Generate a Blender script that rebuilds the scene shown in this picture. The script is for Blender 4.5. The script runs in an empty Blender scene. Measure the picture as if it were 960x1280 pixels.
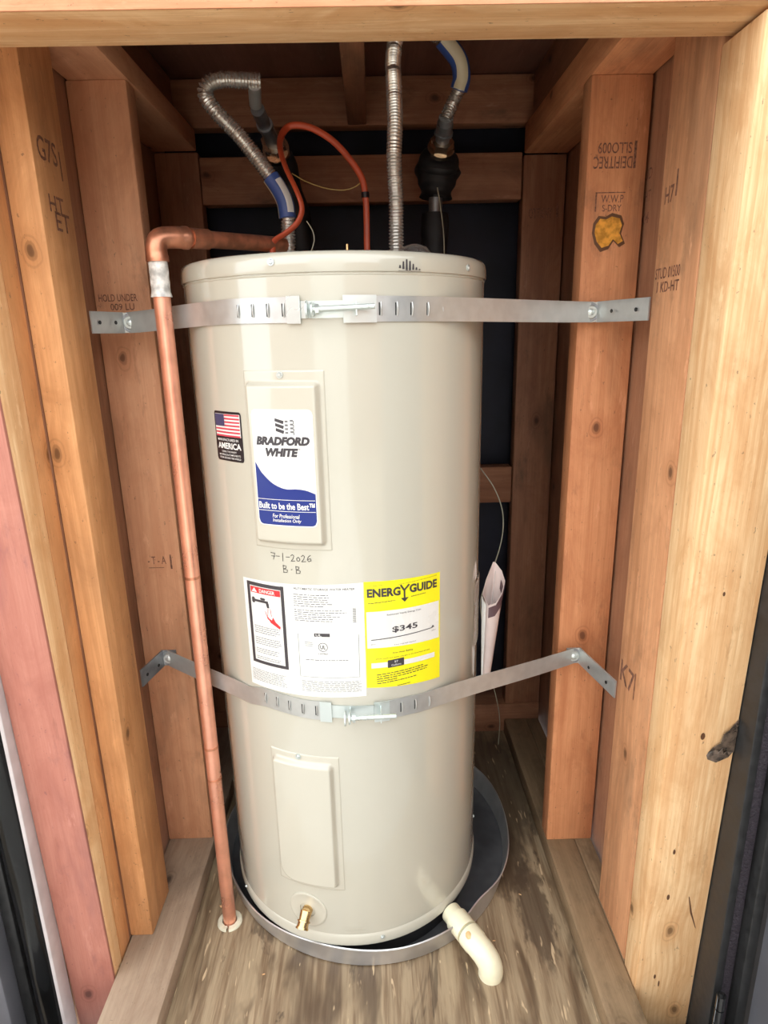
import bpy, bmesh, math, random
from mathutils import Vector, Matrix
random.seed(7)
SC = bpy.context.scene
COL = SC.collection
V = Vector
D2R = math.radians

# ------------------------------------------------------------------ camera
CAM = V((0.0517, -1.0268, 1.0018))
p, r, y = 0.2752, -0.0218, 0.0137
fwd = V((math.sin(y)*math.cos(p), math.cos(y)*math.cos(p), -math.sin(p)))
rt = V((math.cos(y), -math.sin(y), 0)); up = rt.cross(fwd)
r2 = rt*math.cos(r)+up*math.sin(r); u2 = -rt*math.sin(r)+up*math.cos(r)
cd = bpy.data.cameras.new('camera'); cam = bpy.data.objects.new('camera', cd); COL.objects.link(cam)
cam.matrix_world = Matrix(((r2.x, u2.x, -fwd.x, CAM.x), (r2.y, u2.y, -fwd.y, CAM.y), (r2.z, u2.z, -fwd.z, CAM.z), (0, 0, 0, 1)))
cd.sensor_fit = 'VERTICAL'; cd.sensor_height = 24.0; cd.lens = 24.0*790.93/1280
cd.clip_start = 0.02
SC.camera = cam

# ------------------------------------------------------------------ light
w = bpy.data.worlds.new('sky'); SC.world = w; w.use_nodes = True
bg = w.node_tree.nodes['Background']; bg.inputs[0].default_value = (0.93, 0.97, 1.0, 1); bg.inputs[1].default_value = 2.2
sd = bpy.data.lights.new('sun', 'SUN'); sd.energy = 2.6; sd.angle = D2R(1.5); sd.color = (1, 0.93, 0.82)
sun = bpy.data.objects.new('sun', sd); COL.objects.link(sun)
sun.rotation_euler = V((0.35, 0.45, 0.82)).to_track_quat('Z', 'Y').to_euler()   # high, from over the building's right side
SC.view_settings.view_transform = 'Standard'; SC.view_settings.look = 'None'
SC.view_settings.gamma = 1; SC.view_settings.use_curve_mapping = False
SC.view_settings.exposure = 0.68

# ------------------------------------------------------------------ materials
class NT:
    def __init__(s, name):
        s.m = bpy.data.materials.new(name); s.m.use_nodes = True
        s.t = s.m.node_tree; s.b = s.t.nodes['Principled BSDF']
    def n(s, kind, **kw):
        nd = s.t.nodes.new('ShaderNode'+kind)
        for k, v in kw.items():
            if k.startswith('i_'):
                key = k[2:]; key = int(key) if key.isdigit() else key.replace('_', ' ')
                s.put(nd.inputs[key], v)
            else: setattr(nd, k, v)
        return nd
    def put(s, sock, v):
        if isinstance(v, bpy.types.NodeSocket): s.t.links.new(v, sock)
        else: sock.default_value = v
    def math(s, op, a, b=0.0, c=0.0, clamp=False):
        nd = s.n('Math', operation=op); nd.use_clamp = clamp
        s.put(nd.inputs[0], a); s.put(nd.inputs[1], b); s.put(nd.inputs[2], c)
        return nd.outputs[0]
    def mix(s, f, a, b, mode='MIX'):
        nd = s.n('Mix', data_type='RGBA', blend_type=mode)
        s.put(nd.inputs[0], f); s.put(nd.inputs[6], a if isinstance(a, bpy.types.NodeSocket) else (*a, 1)); s.put(nd.inputs[7], b if isinstance(b, bpy.types.NodeSocket) else (*b, 1))
        return nd.outputs[2]
    def ramp(s, f, lo, hi, a=0.0, b=1.0):
        nd = s.n('MapRange'); nd.interpolation_type = 'SMOOTHSTEP'
        s.put(nd.inputs[0], f); nd.inputs[1].default_value = lo; nd.inputs[2].default_value = hi
        nd.inputs[3].default_value = a; nd.inputs[4].default_value = b
        return nd.outputs[0]
    def noise(s, vec, scale, detail=3, rough=.5, dist=0.0):
        nd = s.n('TexNoise'); s.put(nd.inputs['Vector'], vec); nd.inputs['Scale'].default_value = scale
        nd.inputs['Detail'].default_value = detail; nd.inputs['Roughness'].default_value = rough; nd.inputs['Distortion'].default_value = dist
        return nd.outputs[0]
    def scale(s, vec, k, loc=(0, 0, 0)):
        nd = s.n('Mapping'); s.put(nd.inputs[0], vec); nd.inputs['Scale'].default_value = k; nd.inputs['Location'].default_value = loc
        return nd.outputs[0]
    def bump(s, h, strength=.3, dist=.001):
        nd = s.n('Bump'); s.put(nd.inputs['Height'], h); nd.inputs['Strength'].default_value = strength; nd.inputs['Distance'].default_value = dist
        s.t.links.new(nd.outputs[0], s.b.inputs['Normal'])

def plain(name, col, rough=.5, metal=0.0, coat=0.0, var=0.0, vs=30, bump=0.0, spec=.5):
    g = NT(name); b = g.b
    b.inputs['Roughness'].default_value = rough; b.inputs['Metallic'].default_value = metal
    b.inputs['Coat Weight'].default_value = coat; b.inputs['Specular IOR Level'].default_value = spec
    tc = g.n('TexCoord').outputs['Object']
    n = g.noise(tc, vs, 3)
    c = g.mix(g.ramp(n, .3, .7), tuple(x*(1-var) for x in col), tuple(min(1, x*(1+var)) for x in col))
    g.t.links.new(c, b.inputs['Base Color'])
    g.put(b.inputs['Roughness'], g.ramp(n, .2, .8, rough*.85, min(1, rough*1.15)))
    if bump: g.bump(n, bump)
    return g.m

def wood(name, light, dark, stain=(.10, .06, .035), st=.35, knots=1.0, ring=1100., grime=0.0, cx=.09, rough=.62, rc=.5, wa=.055):
    """sawn softwood, length along local Z"""
    g = NT(name); b = g.b
    tc = g.n('TexCoord').outputs['Object']
    rnd = g.n('ObjectInfo').outputs['Random']
    off = g.n('CombineXYZ'); 
    g.put(off.inputs[0], 0.0); g.put(off.inputs[1], 0.0); g.put(off.inputs[2], g.math('MULTIPLY', rnd, 37.0))
    pos = g.n('VectorMath', operation='ADD'); g.put(pos.inputs[0], tc); g.put(pos.inputs[1], off.outputs[0]); P = pos.outputs[0]
    # knots
    s0 = g.n('SeparateXYZ'); g.put(s0.inputs[0], P); c0 = g.n('CombineXYZ')
    g.put(c0.inputs[0], g.math('ADD', s0.outputs[0], s0.outputs[1])); g.put(c0.inputs[1], s0.outputs[2])
    wn = g.n('TexNoise'); g.put(wn.inputs['Vector'], P); wn.inputs['Scale'].default_value = 30
    wv = g.n('VectorMath', operation='SCALE'); g.put(wv.inputs[0], wn.outputs['Color']); wv.inputs['Scale'].default_value = .012
    wa2 = g.n('VectorMath', operation='ADD'); g.put(wa2.inputs[0], c0.outputs[0]); g.put(wa2.inputs[1], wv.outputs[0])
    vo = g.n('TexVoronoi', feature='F1', voronoi_dimensions='2D'); g.put(vo.inputs['Vector'], g.scale(wa2.outputs[0], (7.0, 4.6, 1))); vo.inputs['Scale'].default_value = 1.0; vo.inputs['Randomness'].default_value = 1.0
    kd = vo.outputs['Distance']
    gate = g.math('GREATER_THAN', g.n('SeparateColor', i_0=vo.outputs['Color']).outputs[0], .50)
    infl = g.math('MULTIPLY', g.ramp(kd, 0.0, .42, 1.0, 0.0), gate)
    # rings
    sx = g.n('SeparateXYZ'); g.put(sx.inputs[0], P)
    low = g.noise(g.scale(P, (3, 3, .9)), 1.0, 2)
    low2 = g.noise(g.scale(P, (9, 9, 2.4), (3, 1, 5)), 1.0, 2)
    X = g.math('ADD', sx.outputs[0], g.math('MULTIPLY_ADD', rnd, .08, cx-.04))
    Y = g.math('ADD', sx.outputs[1], .06)
    R = g.math('SQRT', g.math('ADD', g.math('MULTIPLY', X, X), g.math('MULTIPLY', Y, Y)))
    R = g.math('ADD', R, g.math('MULTIPLY', low, wa))
    R = g.math('ADD', R, g.math('MULTIPLY', low2, .012))
    R = g.math('ADD', R, g.math('MULTIPLY', infl, .010))
    cr = g.n('CombineXYZ'); g.put(cr.inputs[0], R); cr.inputs[1].default_value = .3; g.put(cr.inputs[2], g.math('MULTIPLY', rnd, 5.0))
    jit = g.noise(cr.outputs[0], 55.0, 2, .6)
    s_ = g.math('SINE', g.math('ADD', g.math('MULTIPLY', R, ring), g.math('MULTIPLY', jit, 16.0)))
    rg = g.math('MULTIPLY', g.ramp(s_, -.4, 1.0), g.ramp(jit, .3, .75, .35, 1.0))
    wob = g.noise(g.scale(P, (70, 70, 2.2), (6, 6, 2)), 1.0, 3, .6)
    fib = g.noise(g.scale(P, (420, 420, 9)), 1.0, 3, .6)
    blot = g.noise(g.scale(P, (11, 11, 3.2), (1, 7, 2)), 1.0, 4, .6)
    wide = g.noise(g.scale(P, (24, 24, 1.0), (4, 2, 8)), 1.0, 2, .5)
    c = g.mix(g.math('MULTIPLY', g.math('MULTIPLY', rg, g.ramp(low2, .25, .7, .4, 1.0)), rc), light, dark)
    c = g.mix(g.ramp(wob, .45, .7, 0, .45), c, dark)
    c = g.mix(g.ramp(wide, .5, .7, 0, .35), c, tuple(d*.85+l*.15 for d, l in zip(dark, light)))
    c = g.mix(g.ramp(fib, .3, .75, 0, .42), c, dark)
    dirt = g.noise(g.scale(P, (16, 16, 7), (9, 3, 1)), 1.0, 6, .7)
    mott = g.noise(g.scale(P, (18, 18, 8), (2, 9, 6)), 1.0, 5, .68, .8)
    c = g.mix(g.ramp(mott, .42, .70, 0, .55), c, tuple(x*.92 for x in dark))
    c = g.mix(g.ramp(mott, .44, .28, 0, .35), c, tuple(min(1, x*1.12) for x in light))
    c = g.mix(g.math('MULTIPLY', g.ramp(blot, .52, .76), st), c, stain)
    c = g.mix(g.math('MULTIPLY', g.ramp(dirt, .56, .72), st*.8+grime), c, stain)
    spk = g.noise(g.scale(P, (150, 150, 90), (5, 5, 5)), 1.0, 3, .7)
    c = g.mix(g.ramp(spk, .66, .72, 0, .55), c, stain)
    scf = g.noise(g.scale(P, (45, 45, 9), (8, 2, 4)), 1.0, 5, .75)
    c = g.mix(g.ramp(scf, .60, .70, 0, .45), c, tuple(min(1, x*1.12+.05) for x in light))
    c = g.mix(g.ramp(scf, .40, .30, 0, .35), c, tuple(x*.6 for x in dark))
    halo = g.math('MULTIPLY', g.ramp(kd, .03*knots, .20*knots, .5, 0.0), gate)
    c = g.mix(halo, c, tuple(x*.95 for x in dark))
    kr = g.math('MULTIPLY', g.math('MULTIPLY', g.ramp(g.math('SINE', g.math('MULTIPLY', kd, 170.0)), -.2, 1.0), g.ramp(kd, .03, .13, .6, 0.0)), gate)
    c = g.mix(kr, c, tuple(x*.6 for x in dark))
    kc = g.math('MULTIPLY', g.ramp(kd, .022*knots, .05*knots, 1.0, 0.0), gate)
    c = g.mix(g.math('MULTIPLY', kc, .9), c, tuple(x*.30 for x in dark))
    hv = g.n('HueSaturation'); hv.inputs['Saturation'].default_value = 1.0
    g.put(hv.inputs['Value'], g.math('MULTIPLY_ADD', rnd, .16, .92)); g.put(hv.inputs['Color'], c)
    g.t.links.new(hv.outputs[0], b.inputs['Base Color'])
    b.inputs['Roughness'].default_value = rough; b.inputs['Specular IOR Level'].default_value = .35
    g.bump(g.math('ADD', g.math('MULTIPLY', fib, .8), g.math('MULTIPLY', mott, .9)), .5, .0009)
    return g.m

W_pine = wood('pale_pine', (.90, .62, .34), (.66, .33, .13), st=.10, ring=700, cx=.13, rc=.75, wa=.03)
W_fir = wood('orange_fir', (.74, .335, .155), (.50, .175, .07), st=.42, ring=420, rc=.35)
W_str = wood('streaky_fir', (.74, .375, .19), (.47, .205, .09), stain=(.17, .10, .055), st=.5, ring=520, rc=.7, wa=.03)
W_left = wood('tan_fir', (.69, .36, .20), (.54, .235, .115), st=.42, ring=320, rc=.22)
W_leftgold = wood('golden_fir', (.76, .385, .165), (.52, .225, .08), st=.25, ring=420, rc=.6)
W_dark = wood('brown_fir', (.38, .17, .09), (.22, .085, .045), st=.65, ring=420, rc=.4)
W_pink = wood('reddish_board', (.47, .20, .145), (.36, .125, .09), stain=(.20, .08, .085), st=.7, ring=200, rc=.3)
W_hdr = wood('header_orange', (.74, .36, .20), (.55, .22, .10), st=.3, ring=300, rc=.4)
W_plate = wood('treated_plate', (.31, .21, .12), (.18, .115, .06), stain=(.07, .045, .025), st=.6, ring=350, rc=.4)
W_platel = wood('weathered_plate', (.42, .31, .215), (.27, .18, .12), stain=(.12, .085, .06), st=.45, ring=350, rc=.4)

CXF = ((-.376+.4259)/2, (-.43+.49)/2)     # floor sheet centre
def ply(name, a, bcol, stain, st):
    g = NT(name); tc = g.n('TexCoord').outputs['Object']
    n1 = g.noise(g.scale(tc, (60, 4.5, 8)), 1.0, 4, .62, .6)
    n2 = g.noise(g.scale(tc, (9, 2.5, 3), (2, 5, 1)), 1.0, 4, .6, 1.2)
    n3 = g.noise(g.scale(tc, (300, 14, 20)), 1.0, 3, .6)
    n4 = g.noise(g.scale(tc, (14, 5, 5), (7, 1, 1)), 1.0, 5, .65, .8)
    c = g.mix(g.ramp(n1, .38, .66), a, bcol)
    c = g.mix(g.ramp(n3, .4, .8, 0, .4), c, tuple(x*1.5 for x in a))
    c = g.mix(g.ramp(n2, .52, .66, 0, st), c, stain)
    c = g.mix(g.ramp(n4, .60, .66, 0, st*.8), c, tuple(x*.6 for x in stain))
    # wet stain by the right plate; patches further back paint in the shade there
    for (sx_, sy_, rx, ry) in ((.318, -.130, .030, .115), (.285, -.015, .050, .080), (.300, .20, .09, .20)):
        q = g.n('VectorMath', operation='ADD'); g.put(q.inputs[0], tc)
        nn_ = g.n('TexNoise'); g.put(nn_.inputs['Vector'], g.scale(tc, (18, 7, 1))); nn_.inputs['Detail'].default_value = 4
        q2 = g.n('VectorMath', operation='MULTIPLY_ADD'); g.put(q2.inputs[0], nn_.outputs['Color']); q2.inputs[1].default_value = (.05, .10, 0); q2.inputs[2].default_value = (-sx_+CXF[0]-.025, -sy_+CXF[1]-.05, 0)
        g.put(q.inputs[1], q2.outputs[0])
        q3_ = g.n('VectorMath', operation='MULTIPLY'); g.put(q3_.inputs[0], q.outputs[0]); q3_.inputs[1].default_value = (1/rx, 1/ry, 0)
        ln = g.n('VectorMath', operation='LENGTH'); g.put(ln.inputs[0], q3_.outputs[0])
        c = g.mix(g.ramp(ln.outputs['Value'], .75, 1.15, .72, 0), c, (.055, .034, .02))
    sc = g.noise(g.scale(tc, (130, 22, 10), (3, 3, 3)), 1.0, 2, .5, .4)
    c = g.mix(g.ramp(sc, .67, .72, 0, .75), c, tuple(min(1, x*1.9) for x in a))
    g.t.links.new(c, g.b.inputs['Base Color']); g.put(g.b.inputs['Roughness'], g.ramp(n2, .4, .7, .62, .38))
    g.bump(n1, .4, .001)
    return g.m
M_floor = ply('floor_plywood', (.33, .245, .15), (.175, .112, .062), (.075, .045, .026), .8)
M_sheath = wood('sheathing_plywood', (.40, .20, .11), (.27, .12, .065), st=.45, ring=300, rc=.3)
M_ceil = wood('ceiling_plywood', (.25, .11, .075), (.16, .065, .04), st=.4, ring=300, rc=.3)
M_paper = plain('black_building_paper', (.012, .012, .022), .55, var=.4, vs=12, bump=.3)
M_enamel = plain('stone_enamel', (.52, .50, .415), .16, coat=.7, var=.012, vs=3)
M_enamel2 = plain('stone_enamel_panel', (.54, .515, .425), .22, coat=.5, var=.01, vs=3)
M_steel = plain('galvanised_steel', (.55, .56, .54), .34, metal=.6, var=.05, vs=60)
M_steel_dk = plain('dull_galvanised_steel', (.33, .35, .37), .42, metal=.8, var=.15, vs=60)
M_zinc = plain('bright_zinc', (.62, .68, .66), .30, metal=.65, var=.03, vs=8)
M_alu = plain('pan_aluminium', (.60, .60, .59), .34, metal=.7, var=.15, vs=14)
M_stain = plain('corrugated_stainless', (.74, .72, .68), .25, metal=.8, var=.08)
M_brass = plain('brass', (.72, .50, .24), .25, metal=.95, var=.12, vs=80)
M_nickel = plain('nickel_brass', (.62, .50, .38), .25, metal=.95, var=.15, vs=60)
M_copper = plain('copper', (.84, .40, .27), .30, metal=.72, var=.12, vs=25)
M_copperd = plain('old_copper', (.62, .27, .16), .36, metal=.8, var=.25, vs=50)
M_tape = plain('taped_paper_label', (.62, .60, .56), .25, var=.35, vs=90, coat=.5)
M_red = plain('red_cable', (.56, .09, .035), .38, var=.1)
M_pvc = plain('cream_pvc', (.84, .78, .56), .35, var=.06, vs=40, coat=.2)
M_pvcstain = plain('pvc_glue_stain', (.70, .46, .22), .4)
M_foam = plain('black_foam', (.012, .012, .014), .6, var=.4, vs=50, bump=.5)
M_rubber = plain('black_rubber', (.015, .015, .016), .5)
M_white = plain('label_white', (.78, .78, .74), .28)
M_black = plain('label_black', (.012, .010, .014), .35)
M_ink = plain('stamp_ink', (.20, .085, .05), .75, var=.5, vs=300)
M_pen = plain('marker_pen', (.06, .055, .05), .6)
M_grey = plain('print_grey', (.16, .16, .16), .4)
M_print = plain('print_black', (.05, .045, .05), .4)
M_blue = plain('label_blue', (.012, .030, .20), .22)
M_navy = plain('flag_navy', (.055, .055, .13), .35)
M_redp = plain('label_red', (.72, .035, .04), .35)
M_flagred = plain('flag_red', (.60, .06, .09), .35)
M_yellow = plain('label_yellow', (.92, .84, .015), .35)
M_bluetape = plain('hose_blue_print', (.05, .10, .33), .4)
M_cream = plain('hose_cream_print', (.70, .62, .42), .4)
M_blackpaint = plain('black_trim_paint', (.018, .018, .018), .45, var=.3, vs=90, bump=.25)
M_blackgloss = plain('glossy_black_film', (.012, .012, .012), .16, coat=.6, var=.3, vs=10, bump=.25)
M_brush = NT('black_pile_strip')
_tc = M_brush.n('TexCoord').outputs['Object']; _n = M_brush.noise(M_brush.scale(_tc, (120, 120, 260)), 1.0, 4, .7, .6)
M_brush.t.links.new(M_brush.mix(_n, (.012, .010, .014), (.075, .058, .075)), M_brush.b.inputs['Base Color']); M_brush.b.inputs['Roughness'].default_value = .5
M_brush.bump(_n, 1.0, .004); M_brush = M_brush.m
M_door = plain('grey_door_skin', (.13, .13, .145), .5, var=.15, vs=8)
M_siding = plain('dark_siding', (.035, .035, .04), .5, var=.3, vs=10)
M_soil = plain('bare_soil', (.30, .25, .19), .9, var=.3, vs=4)
M_concrete = plain('concrete', (.58, .56, .52), .8, var=.1, vs=6)
M_primer = plain('pale_caulk', (.52, .47, .46), .5, var=.08)
M_glue = plain('amber_glue', (.66, .30, .05), .15, coat=.8, var=.3, vs=120)
M_burn = plain('dark_glue_edge', (.12, .05, .02), .4)
M_manual = plain('booklet_paper', (.74, .62, .58), .5, var=.05)
M_poly = NT('clear_poly'); M_poly.b.inputs['Transmission Weight'].default_value = .85; M_poly.b.inputs['Roughness'].default_value = .12
M_poly.b.inputs['Base Color'].default_value = (.95, .9, .86, 1); M_poly.b.inputs['IOR'].default_value = 1.2; M_poly = M_poly.m

# ------------------------------------------------------------------ mesh helpers
def link(name, bm_or_me, mat, parent=None, smooth=None, loc=None, mats=None):
    if isinstance(bm_or_me, bmesh.types.BMesh):
        me = bpy.data.meshes.new(name); bmesh.ops.recalc_face_normals(bm_or_me, faces=bm_or_me.faces) if len(bm_or_me.faces) else None
        bm_or_me.to_mesh(me); bm_or_me.free()
    else: me = bm_or_me
    for m in (mats or [mat]): me.materials.append(m)
    if smooth is not None:
        me.shade_smooth(); me.set_sharp_from_angle(angle=D2R(smooth))
    o = bpy.data.objects.new(name, me); COL.objects.link(o)
    if loc is not None: o.location = loc
    if parent: o.parent = parent
    return o
def empty(name, loc=(0, 0, 0), label=None, cat=None, group=None, kind=None):
    o = bpy.data.objects.new(name, None); COL.objects.link(o); o.location = loc; o.empty_display_size = .05
    return tag(o, label, cat, group, kind)
def tag(o, label=None, cat=None, group=None, kind=None):
    if label: o['label'] = label
    if cat: o['category'] = cat
    if group: o['group'] = group
    if kind: o['kind'] = kind
    return o
def pydata(name, vs, fs):
    me = bpy.data.meshes.new(name); me.from_pydata([tuple(v) for v in vs], [], fs); me.update(); return me

def box_bm(size, bevel=0.0, seg=2, center=(0, 0, 0)):
    bm = bmesh.new(); bmesh.ops.create_cube(bm, size=1.0)
    for v in bm.verts: v.co = V((v.co.x*size[0]+center[0], v.co.y*size[1]+center[1], v.co.z*size[2]+center[2]))
    if bevel: bmesh.ops.bevel(bm, geom=list(bm.edges), offset=bevel, segments=seg, affect='EDGES', profile=.5)
    return bm
def board(name, x0, x1, y0, y1, z0, z1, mat, parent=None, axis='z', bevel=.0028, skew=None, jit=0.0):
    """eased lumber; the grain runs along the axis given"""
    dx, dy, dz = x1-x0, y1-y0, z1-z0
    c = V(((x0+x1)/2, (y0+y1)/2, (z0+z1)/2))
    if axis == 'z': size, R = (dx, dy, dz), Matrix.Identity(3)
    elif axis == 'x': size, R = (dz, dy, dx), Matrix.Rotation(math.pi/2, 3, 'Y')      # local z -> world x, local x -> world -z
    else: size, R = (dx, dz, dy), Matrix.Rotation(-math.pi/2, 3, 'X')                  # local z -> world y
    bm = box_bm(size, min(bevel, min(size)*.3))
    if skew:                     # shear in world y with z (a board out of plumb)
        for v in bm.verts: v.co.y += skew*(v.co.z)
    o = link(name, bm, mat, parent, smooth=40)
    M = Matrix.Translation(c) @ R.to_4x4()
    if jit: M = M @ Matrix.Rotation(D2R(random.uniform(-jit, jit)), 4, 'Z')
    o.matrix_world = M
    return o

def lathe_bm(prof, seg=96, center=(0, 0), a0=0, a1=360, cap=False):
    bm = bmesh.new(); n = seg if a1-a0 >= 360 else seg+1
    rings = []
    for (rr, z) in prof:
        rings.append([bm.verts.new((center[0]+rr*math.sin(D2R(a0+(a1-a0)*i/seg)), center[1]-rr*math.cos(D2R(a0+(a1-a0)*i/seg)), z)) for i in range(n)])
    for A, B in zip(rings, rings[1:]):
        for i in range(seg):
            j = (i+1) % n; bm.faces.new((A[i], A[j], B[j], B[i]))
    if cap: bm.faces.new(rings[0]); bm.faces.new(rings[-1])
    return bm

def spline(pts, step=.004):
    pts = [V(q) for q in pts]; P = [pts[0]*2-pts[1]]+pts+[pts[-1]*2-pts[-2]]; out = []
    for i in range(1, len(P)-2):
        a, b, c, d = P[i-1:i+3]; n = max(2, int((c-b).length/step))
        for k in range(n):
            t = k/n
            out.append(.5*((2*b)+(c-a)*t+(2*a-5*b+4*c-d)*t*t+(-a+3*b-3*c+d)*t**3))
    out.append(pts[-1]); return out
def sweep_bm(path, rad, seg=14, cap=True, squash=None, bm=None):
    """rad: number or function of (arc length, fraction)"""
    bm = bm or bmesh.new(); L = [0]
    for a, b in zip(path, path[1:]): L.append(L[-1]+(b-a).length)
    T = (path[1]-path[0]).normalized(); N = T.orthogonal().normalized(); rings = []
    for i, q in enumerate(path):
        t = (path[min(i+1, len(path)-1)]-path[max(i-1, 0)]).normalized()
        N = (N-t*N.dot(t)).normalized(); B = t.cross(N)
        rr = rad(L[i], L[i]/max(L[-1], 1e-9)) if callable(rad) else rad
        rings.append([bm.verts.new(q+N*rr*math.cos(2*math.pi*k/seg)+B*rr*(squash or 1)*math.sin(2*math.pi*k/seg)) for k in range(seg)])
    for A, B_ in zip(rings, rings[1:]):
        for k in range(seg): bm.faces.new((A[k], A[(k+1) % seg], B_[(k+1) % seg], B_[k]))
    if cap: bm.faces.new(rings[0]); bm.faces.new(rings[-1])
    return bm
def tube(name, pts, rad, mat, parent=None, seg=14, step=.004, cap=True, smooth=50, straight=False):
    path = [V(q) for q in pts] if straight else spline(pts, step)
    return link(name, sweep_bm(path, rad, seg, cap), mat, parent, smooth)
def corr(L0=.0046, r=.0115, a=.0016):
    return lambda s, f: r+a*math.sin(2*math.pi*s/L0)
def cyl_between(bm, p0, p1, rad, seg=16, rad2=None):
    path = [V(p0), V(p1)]
    return sweep_bm(path, (lambda s, f: rad+(rad2-rad)*f) if rad2 is not None else rad, seg, True, bm=bm)

# ---- things wrapped on the tank's cylinder; a = degrees from the front, z = height
RT = .224
def cylp(a, z, R): return (R*math.sin(D2R(a)), -R*math.cos(D2R(a)), z)
def strip_me(a0, a1, lo, hi, R, name='strip', da=1.5, nz=1):
    n = max(1, int(abs(a1-a0)/da)); vs = []; fs = []
    lo_ = lo if callable(lo) else (lambda a: lo); hi_ = hi if callable(hi) else (lambda a: hi)
    R_ = R if callable(R) else (lambda a, z: R)
    for i in range(n+1):
        a = a0+(a1-a0)*i/n
        for k in range(nz+1):
            z = lo_(a)+(hi_(a)-lo_(a))*k/nz; vs.append(cylp(a, z, R_(a, z)))
    for i in range(n):
        for k in range(nz): q = i*(nz+1)+k; fs.append((q, q+nz+1, q+nz+2, q+1))
    return vs, fs
class Print:
    """flat print of one colour on a curved label"""
    def __init__(s, R): s.v = []; s.f = []; s.R = R
    def add(s, vs, fs):
        n = len(s.v); s.v += vs; s.f += [tuple(i+n for i in f) for f in fs]; return s
    def rect(s, a0, a1, z0, z1, da=1.5): return s.add(*strip_me(a0, a1, z0, z1, s.R, da=da))
    def rrect(s, a0, a1, z0, z1, rad):
        ra = math.degrees(rad/s.R)
        def cut(a):
            d = min(a-a0, a1-a)
            if d >= ra: return 0
            t = (ra-max(d, 0))/ra; return rad*(1-math.sqrt(max(0, 1-t*t)))
        return s.add(*strip_me(a0, a1, lambda a: z0+cut(a), lambda a: z1-cut(a), s.R, da=.35))
    def poly(s, pts):   # (a, z)
        return s.add([cylp(a, z, s.R) for a, z in pts], [tuple(range(len(pts)))])
    def text(s, body, a0, a1, z0, z1, bold=0.0, shear=0.0, tilt=0.0, flip=False):
        vs, fs = text2d(body, bold, shear)
        if not vs: return s
        out = []
        for (u, v) in vs:
            if flip: u, v = 1-u, 1-v
            a = a0+(a1-a0)*u; out.append(cylp(a, z0+(z1-z0)*v+tilt*(u-.5), s.R))
        return s.add(out, fs)
    def line(s, pts, wd):   # pen stroke through (a,z)
        k = math.degrees(1/s.R)
        for (a0, z0), (a1, z1) in zip(pts, pts[1:]):
            dx, dz = (a1-a0)/k, z1-z0; L = math.hypot(dx, dz) or 1e-9; nx, nz = -dz/L*wd/2, dx/L*wd/2; ex, ez = dx/L*wd*.4, dz/L*wd*.4
            s.poly([(a0+(nx-ex)*k, z0+nz-ez), (a0-(nx+ex)*k, z0-nz-ez), (a1-(nx-ex)*k, z1-nz+ez), (a1+(nx+ex)*k, z1+nz+ez)])
        return s
    def greek(s, a0, a1, z0, z1, rows, h=.45, seed=1, end=.2):
        """lines of unreadably small print"""
        rn = random.Random(seed)
        for i in range(rows):
            z = z1-(z1-z0)*(i+.5)/rows; hh = (z1-z0)/rows*h; a = a0; stop = a1-(a1-a0)*rn.random()*end
            while a < stop:
                wd = rn.uniform(.5, 1.9)*(a1-a0)/17; e = min(a+wd, stop); s.rect(a, e, z-hh/2, z+hh/2, da=3); a = e+(a1-a0)/60
        return s
    def done(s, name, mat, parent): return link(name, pydata(name, s.v, s.f), mat, parent)
_tcache = {}
def text2d(body, bold=0.0, shear=0.0):
    """outline text as a filled mesh squeezed into the unit square"""
    key = (body, bold, shear)
    if key in _tcache: return _tcache[key]
    cu = bpy.data.curves.new('t', 'FONT'); cu.body = body; cu.offset = bold; cu.shear = shear; cu.resolution_u = 3; cu.fill_mode = 'FRONT'
    cu.align_x = 'CENTER'
    o = bpy.data.objects.new('t', cu); COL.objects.link(o)
    me = bpy.data.meshes.new_from_object(o.evaluated_get(bpy.context.evaluated_depsgraph_get()))
    vs = [(v.co.x, v.co.y) for v in me.vertices]; fs = [tuple(q.vertices) for q in me.polygons]
    bpy.data.objects.remove(o); bpy.data.curves.remove(cu); bpy.data.meshes.remove(me)
    x0 = min(v[0] for v in vs); x1 = max(v[0] for v in vs); y0 = min(v[1] for v in vs); y1 = max(v[1] for v in vs)
    vs = [((a-x0)/(x1-x0), (b-y0)/(y1-y0)) for a, b in vs]
    _tcache[key] = (vs, fs); return vs, fs
def stamp(parent_board, O, U, W, rows, mat=None, name='ink_stamp'):
    """ink stamp lying on a board face: O corner, U and W edge vectors; rows: (text, u0,u1,w0,w1)"""
    O, U, W = V(O), V(U), V(W); vs = []; fs = []
    for (body, u0, u1, w0, w1) in rows:
        if body is None: tv, tf = [(0, 0), (1, 0), (1, 1), (0, 1)], [(0, 1, 2, 3)]
        else: tv, tf = text2d(body, .01)
        n = len(vs); vs += [O+U*(u0+(u1-u0)*a)+W*(w0+(w1-w0)*b) for a, b in tv]; fs += [tuple(i+n for i in f) for f in tf]
    inv = parent_board.matrix_world.inverted()
    o = link(name, pydata(name, [inv @ q for q in vs], fs), mat or M_ink, parent_board); return o
def world_child(o, parent):
    """o was modelled in world coordinates; keep it there under a moved parent"""
    o.parent = parent; o.matrix_parent_inverse = parent.matrix_world.inverted(); return o

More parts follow.
